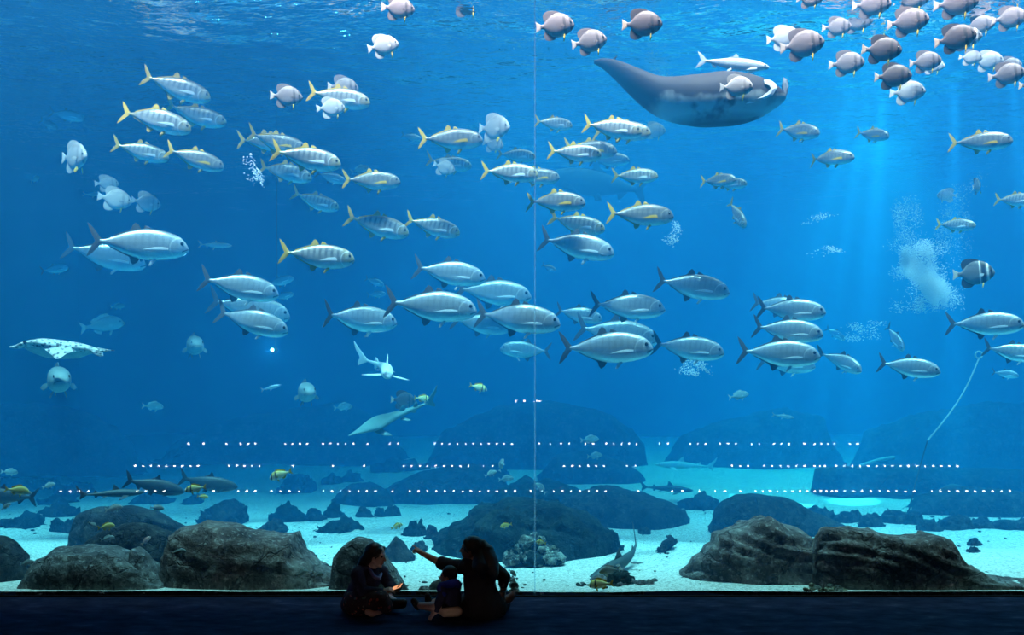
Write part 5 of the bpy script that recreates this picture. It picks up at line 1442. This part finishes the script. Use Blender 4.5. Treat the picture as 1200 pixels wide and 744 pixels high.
# ------------------------------------------------------------------ batfish
B = [
 ('bat_mauve', 447, 9, 486, 11, 11.2, 'batfish cut by the view top, left one of two near top centre', 0),
 ('bat_dark', 526, 6, 565, 5, 11.6, 'dark batfish cut by the view top, right one of two near top centre', 0),
 ('bat_pale', 431, 58, 467, 50, 11.4, 'pale batfish with dark face just under the two at top centre', 0),
 ('bat_mauve', 628, 32, 673, 29, 11.0, 'mauve batfish between the milkfish and the dark batfish', 0),
 ('bat_mauve', 670, 52, 711, 46, 11.1, 'mauve batfish at the tip of the manta wing', 0),
 ('bat_dark', 729, 28, 776, 29, 10.9, 'dark brown batfish with pale tail above the manta wing', 0),
 ('bat_pale', 844, 101, 882, 103, 10.9, 'white batfish swimming in front of the manta', 0),
 ('bat_mauve', 317, 113, 354, 113, 11.6, 'grey-mauve batfish left of the yellow-tail that crosses two batfish', 0),
 ('bat_pale', 371, 128, 404, 125, 12.0, 'pale batfish just below the crossing yellow-tail', 0),
 ('bat_mauve', 384, 102, 420, 103, 12.2, 'batfish whose back shows above the crossing yellow-tail', 0),
 ('bat_mauve', 915, 54, 965, 51, 11.0, 'mauve batfish in front, far left pair of the batfish school', 0),
 ('bat_pale', 899, 45, 938, 44, 11.6, 'pale batfish behind, far left pair of the batfish school', 0),
 ('bat_mauve', 964, 31, 997, 33, 11.6, 'small batfish overlapping a bigger one at the school upper left', 0),
 ('bat_mauve', 985, 24, 1022, 26, 11.9, 'bigger batfish behind the small one at the school upper left', 0),
 ('bat_mauve', 1000, 4, 1043, 7, 11.2, 'grey batfish cut by the top of the view above the school', 0),
 ('bat_pale', 1010, 33, 1045, 32, 12.3, 'white batfish behind others in the middle of the school', 0),
 ('bat_mauve', 1041, 26, 1087, 25, 11.0, 'pinkish batfish with yellow fin, upper middle of the school', 0),
 ('bat_dark', 1011, 55, 1055, 62, 10.9, 'dark purple batfish in the centre of the school', 0),
 ('bat_mauve', 972, 74, 1012, 75, 11.3, 'grey batfish, lowest on the left flank of the school', 0),
 ('bat_mauve', 1067, 72, 1102, 73, 11.3, 'mauve batfish, front one of the pair right of the dark purple one', 0),
 ('bat_pale', 1080, 76, 1106, 79, 12.0, 'batfish mostly hidden, rear one of the pair right of the dark purple one', 0),
 ('bat_dark', 1026, 88, 1067, 91, 11.0, 'dark grey batfish, upper of the two at the school bottom', 0),
 ('bat_pale', 1044, 107, 1083, 109, 11.5, 'pale batfish with yellow fin, lowest of the whole school', 0),
 ('bat_mauve', 1048, -2, 1088, 0, 11.3, 'batfish mostly out of view with a yellow fin above the pinkish one', 0),
 ('bat_mauve', 1096, 3, 1144, 5, 11.0, 'light mauve batfish cut by the top of the view, right half of the school', 0),
 ('bat_dark', 1160, -2, 1204, 2, 11.5, 'dark batfish at the upper right end of the school', 0),
 ('bat_mauve', 1131, 29, 1164, 30, 11.6, 'mauve batfish above the dark pair on the school right', 0),
 ('bat_dark', 1097, 47, 1142, 43, 10.9, 'very dark batfish, front one of the dark pair on the school right', 0),
 ('bat_band', 1112, 46, 1149, 44, 11.5, 'striped batfish, rear one of the dark pair on the school right', 0),
 ('bat_mauve', 1164, 21, 1202, 22, 11.3, 'mauve batfish by the frame edge under the dark end one', 0),
 ('bat_pale', 1125, 65, 1150, 70, 11.7, 'small white batfish below the dark pair', 0),
 ('bat_pale', 1141, 70, 1174, 73, 11.9, 'white batfish with grey band next to the small white one', 0),
 ('bat_mauve', 1160, 88, 1199, 87, 11.1, 'grey batfish, lower right of the school near the frame edge', 0),
 ('bat_mauve', 1168, 76, 1196, 78, 12.0, 'batfish half hidden behind the lower right grey one', 0),
 ('bat_dark', 1196, 98, 1230, 100, 11.2, 'batfish just entering at the frame edge below the school', 0),
 ('bat_mauve', 934, -3, 964, 0, 11.2, 'batfish mostly above the view with a yellow fin, left of the school', 0),
 ('bat_band', 1119, 321, 1163, 320, 10.9, 'black-banded batfish swimming alone in front of the bubble plume', 0),
 ('bat_pale', 1121, 230, 1099, 228, 13.0, 'small bluish batfish facing the other way in the bright water', 0),
 ('bat_pale', 112, 216, 138, 214, 12.6, 'small pale batfish on top of the left white trio', 0),
 ('bat_pale', 116, 231, 153, 236, 12.0, 'white batfish in the middle of the left white trio', 0),
 ('bat_pale', 155, 235, 187, 240, 12.2, 'white batfish right of the left white trio', 0),
 ('bat_pale', 508, 192, 533, 201, 12.4, 'small white batfish in front of a hazy barred trevally', 0),
 ('bat_pale', 566, 166, 590, 172, 12.5, 'small white batfish below the big white one by the joint', -20),
 ('bat_pale', 753, 152, 780, 154, 16.0, 'hazy bluish batfish under the manta belly', 0),
]
for b in B: swim(b[0], *b[1:6], b[6], b[7], 1)
swim('bat_pale', 561, 148, 597, 152, 11.6, 'big white batfish turned partly to the glass left of the joint', -35, 1)
swim('bat_pale', 74, 183, 100, 185, 11.7, 'white batfish facing the glass under the dark slim fish', -58, 1)
swim('bat_band', 1140, 226, 1148, 210, 12.4, 'dark and white batfish turned away in the bright water', 72, 1, 0, 0.34)
swim('bat_dark', 458, 468, 487, 470, 13.0, 'dark batfish hovering above the guitarfish', 0, 1)
# ------------------------------------------------------------------ slim silver fish
swim('milk', 564, 43, 650, 43, 11.8, 'long silver milkfish left of the mauve batfish under the surface', 0, 1)
swim('milk', 817, 67, 900, 82, 10.9, 'long silver milkfish above the manta back', 0, 1)
swim('milk', 993, 50, 1068, 57, 12.6, 'long silver milkfish threading behind the batfish school', 0, 1)
swim('milk', 233, 287, 271, 287, 15.0, 'thin pale fish like a streak right of the biggest left trevally', 0, 1)
swim('milk', 90, 96, 120, 97, 15.5, 'faint pale streak of a fish in the upper left corner water', 0, 1)
swim('milk', 98, 228, 122, 228, 15.5, 'thin faint streak of a fish left of the white trio', 0, 1)
swim('milk', 306, 457, 329, 451, 15.0, 'faint green slim fish under the bright lamp', 0, 1)
swim('snapper', 391, 478, 413, 476, 16.0, 'faint green fish under the head-on pale shark', 0, 1)
swim('snapper', 36, 214, 46, 206, 13.5, 'tiny pale fish facing the glass near the left edge', -60, 1, 0, 0.24)
swim('snapper', 96, 385, 144, 377, 15.5, 'hazy blue-green fish above the spotted ray tail', 0, 1)
swim('snapper', 130, 360, 146, 358, 16.5, 'very faint fish above the hazy blue-green one', 0, 1)
swim('snapper', 854, 466, 877, 461, 14.0, 'small greenish fish under the right stack of trevallies', 0, 1)
swim('snapper', 411, 202, 433, 196, 15.0, 'pale fish above a dark-backed yellow-tail left of centre', 0, 1)
swim('snapper', 167, 475, 191, 477, 13.6, 'small green fish below the spotted ray and head-on grouper', 0, 1)
swim('snapper', 680, 516, 702, 514, 14.5, 'faint fish above the middle row of light dots', 0, 1)
swim('snapper', 688, 535, 706, 533, 14.8, 'faint fish just under the upper row of light dots', 0, 1)
swim('milk', 905, 486, 930, 489, 15.5, 'faint slim fish over the far reef on the right', 0, 1)
swim('snapper', 585, 552, 590, 538, 12.8, 'small pale fish swimming upright near the joint', -40, 1, 0, 0.2)
swim('snapper', 568, 558, 582, 552, 13.0, 'small pale fish left of the upright one', 0, 1)
swim('snapper', 584, 562, 602, 560, 13.6, 'hazy fish below the upright one', 0, 1)
swim('snapper', 640, 578, 628, 566, 13.2, 'hazy fish beside the joint above the dark reef', 0, 1)

# ------------------------------------------------------------------ small reef fish
swim('pork', 550, 451, 571, 457, 11.8, 'small yellow porkfish alone left of the joint', 0, 1)
swim('pork', 485, 466, 505, 468, 12.2, 'yellow porkfish beside the dark hovering batfish', 0, 1)
swim('grunt', 7, 572, 33, 577, 10.9, 'golden fish at the far left edge above the sand', 0, 1)
swim('pork', 241, 571, 217, 574, 10.9, 'yellow porkfish over the dotted lights at the left tarpon tails', 0, 1)
swim('pork', 342, 552, 316, 560, 11.4, 'striped yellow porkfish beside the bushy left rock', 0, 1)
swim('grunt', 115, 618, 134, 616, 10.8, 'small yellow fish over the dark hollow of the left boulder', 0, 1)
swim('pink', 166, 638, 176, 629, 10.9, 'tiny pink fish inside the hollow of the left boulders', 0, 1)
swim('grunt', 231, 581, 244, 583, 11.6, 'tiny yellow fish beneath the left porkfish', 0, 1)
swim('snapper', 2, 552, 20, 554, 13.0, 'faint green fish at the left edge above the far sand', 0, 1)
swim('pork', 719, 683, 689, 686, 10.17, 'yellow black-barred porkfish near the sill in front of dark coral', 0, 1)
swim('grunt', 600, 614, 586, 617, 11.2, 'small olive fish left of the pale coral rock', 0, 1)
swim('snapper', 726, 667, 702, 669, 10.25, 'small bluish-white fish over the dark coral', -20, 1)
swim('pork', 640, 637, 628, 634, 10.6, 'bright yellow fish standing on the pale coral rock', -25, 1)
swim('snapper', 347, 674, 361, 669, 10.2, 'small teal fish on the face of the right-hand boulder of the left pile', 0, 1)
swim('snapper', 369, 674, 380, 672, 10.2, 'tiny pale fish on the same boulder, right of the teal one', 0, 1)
swim('pork', 458, 619, 472, 614, 11.2, 'small yellowish fish over the sand beyond the seated people', 0, 1)
swim('snapper', 104, 611, 113, 618, 10.8, 'tiny white fish left of the small yellow one on the dome rock', 0, 1)
swim('snapper', 118, 632, 134, 630, 10.7, 'small teal fish below the small yellow one', 0, 1)
swim('snapper', 124, 597, 143, 594, 11.0, 'striped grey fish on top of the dark dome rock', 0, 1)
swim('snapper', 176, 594, 192, 596, 11.0, 'dark small fish on the right shoulder of the dome rock', 0, 1)
swim('snapper', 24, 660, 40, 659, 10.4, 'small brownish fish right of the far left rock', 0, 1)
swim('snapper', 200, 647, 218, 646, 10.15, 'pair-striped small fish at the edge of the big brown boulder', 0, 1)
swim('snapper', 2, 597, 12, 590, 11.0, 'small dark-striped fish above the far left sand', 0, 1)
swim('snapper', 50, 571, 64, 567, 12.0, 'small faint fish behind the golden one at the left', 0, 1)
swim('snapper', 26, 577, 37, 578, 11.2, 'small pale fish just behind the golden one', 0, 1)
swim('snapper', 596, 667, 605, 675, 10.25, 'olive fish peeping past the pointing woman', 0, 1)
swim('snapper', 1106, 655, 1112, 664, 10.4, 'small teal fish on the sloping right slab', 0, 1)

# ------------------------------------------------------------------ groupers, sharks, guitarfish
swim('grouper', 60, 446, 74, 444, 12.3, 'pale blotched grouper head-on below the spotted ray', -84, 1, 0, 1.25)
swim('grouper', 350, 462, 364, 458, 12.6, 'small grouper head-on with raised fin under the bright lamp', -80, 1, 0, 0.98)
swim('grouper', 221, 406, 232, 404, 14.5, 'hazy dark grouper head-on left of the lowest left-trio fish', -82, 1, 0, 1.0)
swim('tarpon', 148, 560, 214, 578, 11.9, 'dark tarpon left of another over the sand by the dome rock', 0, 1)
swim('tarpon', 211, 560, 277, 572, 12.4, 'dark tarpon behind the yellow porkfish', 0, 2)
swim('shark', 92, 578, 167, 579, 11.6, 'grey shark with two back fins over the left sand', 0, 1)
swim('tarpon', 40, 586, -30, 576, 11.8, 'dark fish leaving at the left edge, only its rear showing', 0, 1)
swim('shark', 774, 648, 692, 667, 11.3, 'grey bottom shark resting over sand behind the dark coral', -46, 0, 0, 1.35)
swim('pale_shark', 840, 546, 768, 545, 19.0, 'hazy pale shark with upright tail over the far sand', 0, 1)
swim('shark', 748, 571, 812, 574, 16.5, 'dark slim shark lying over the far bright sand', 0, 1)
swim('guitar', 516, 468, 410, 508, 13.2, 'pale green guitarfish gliding nose down in the centre left', -14, 1, -28)
swim('pale_shark', 450, 427, 455, 436, 12.2, 'pale shark head-on with fins spread in the centre left', -88, 0, -7, 1.5)
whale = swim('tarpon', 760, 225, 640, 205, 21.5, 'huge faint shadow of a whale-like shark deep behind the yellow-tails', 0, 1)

whale.name = 'whale_shark'
whale['category'] = 'shark'
del whale['group']
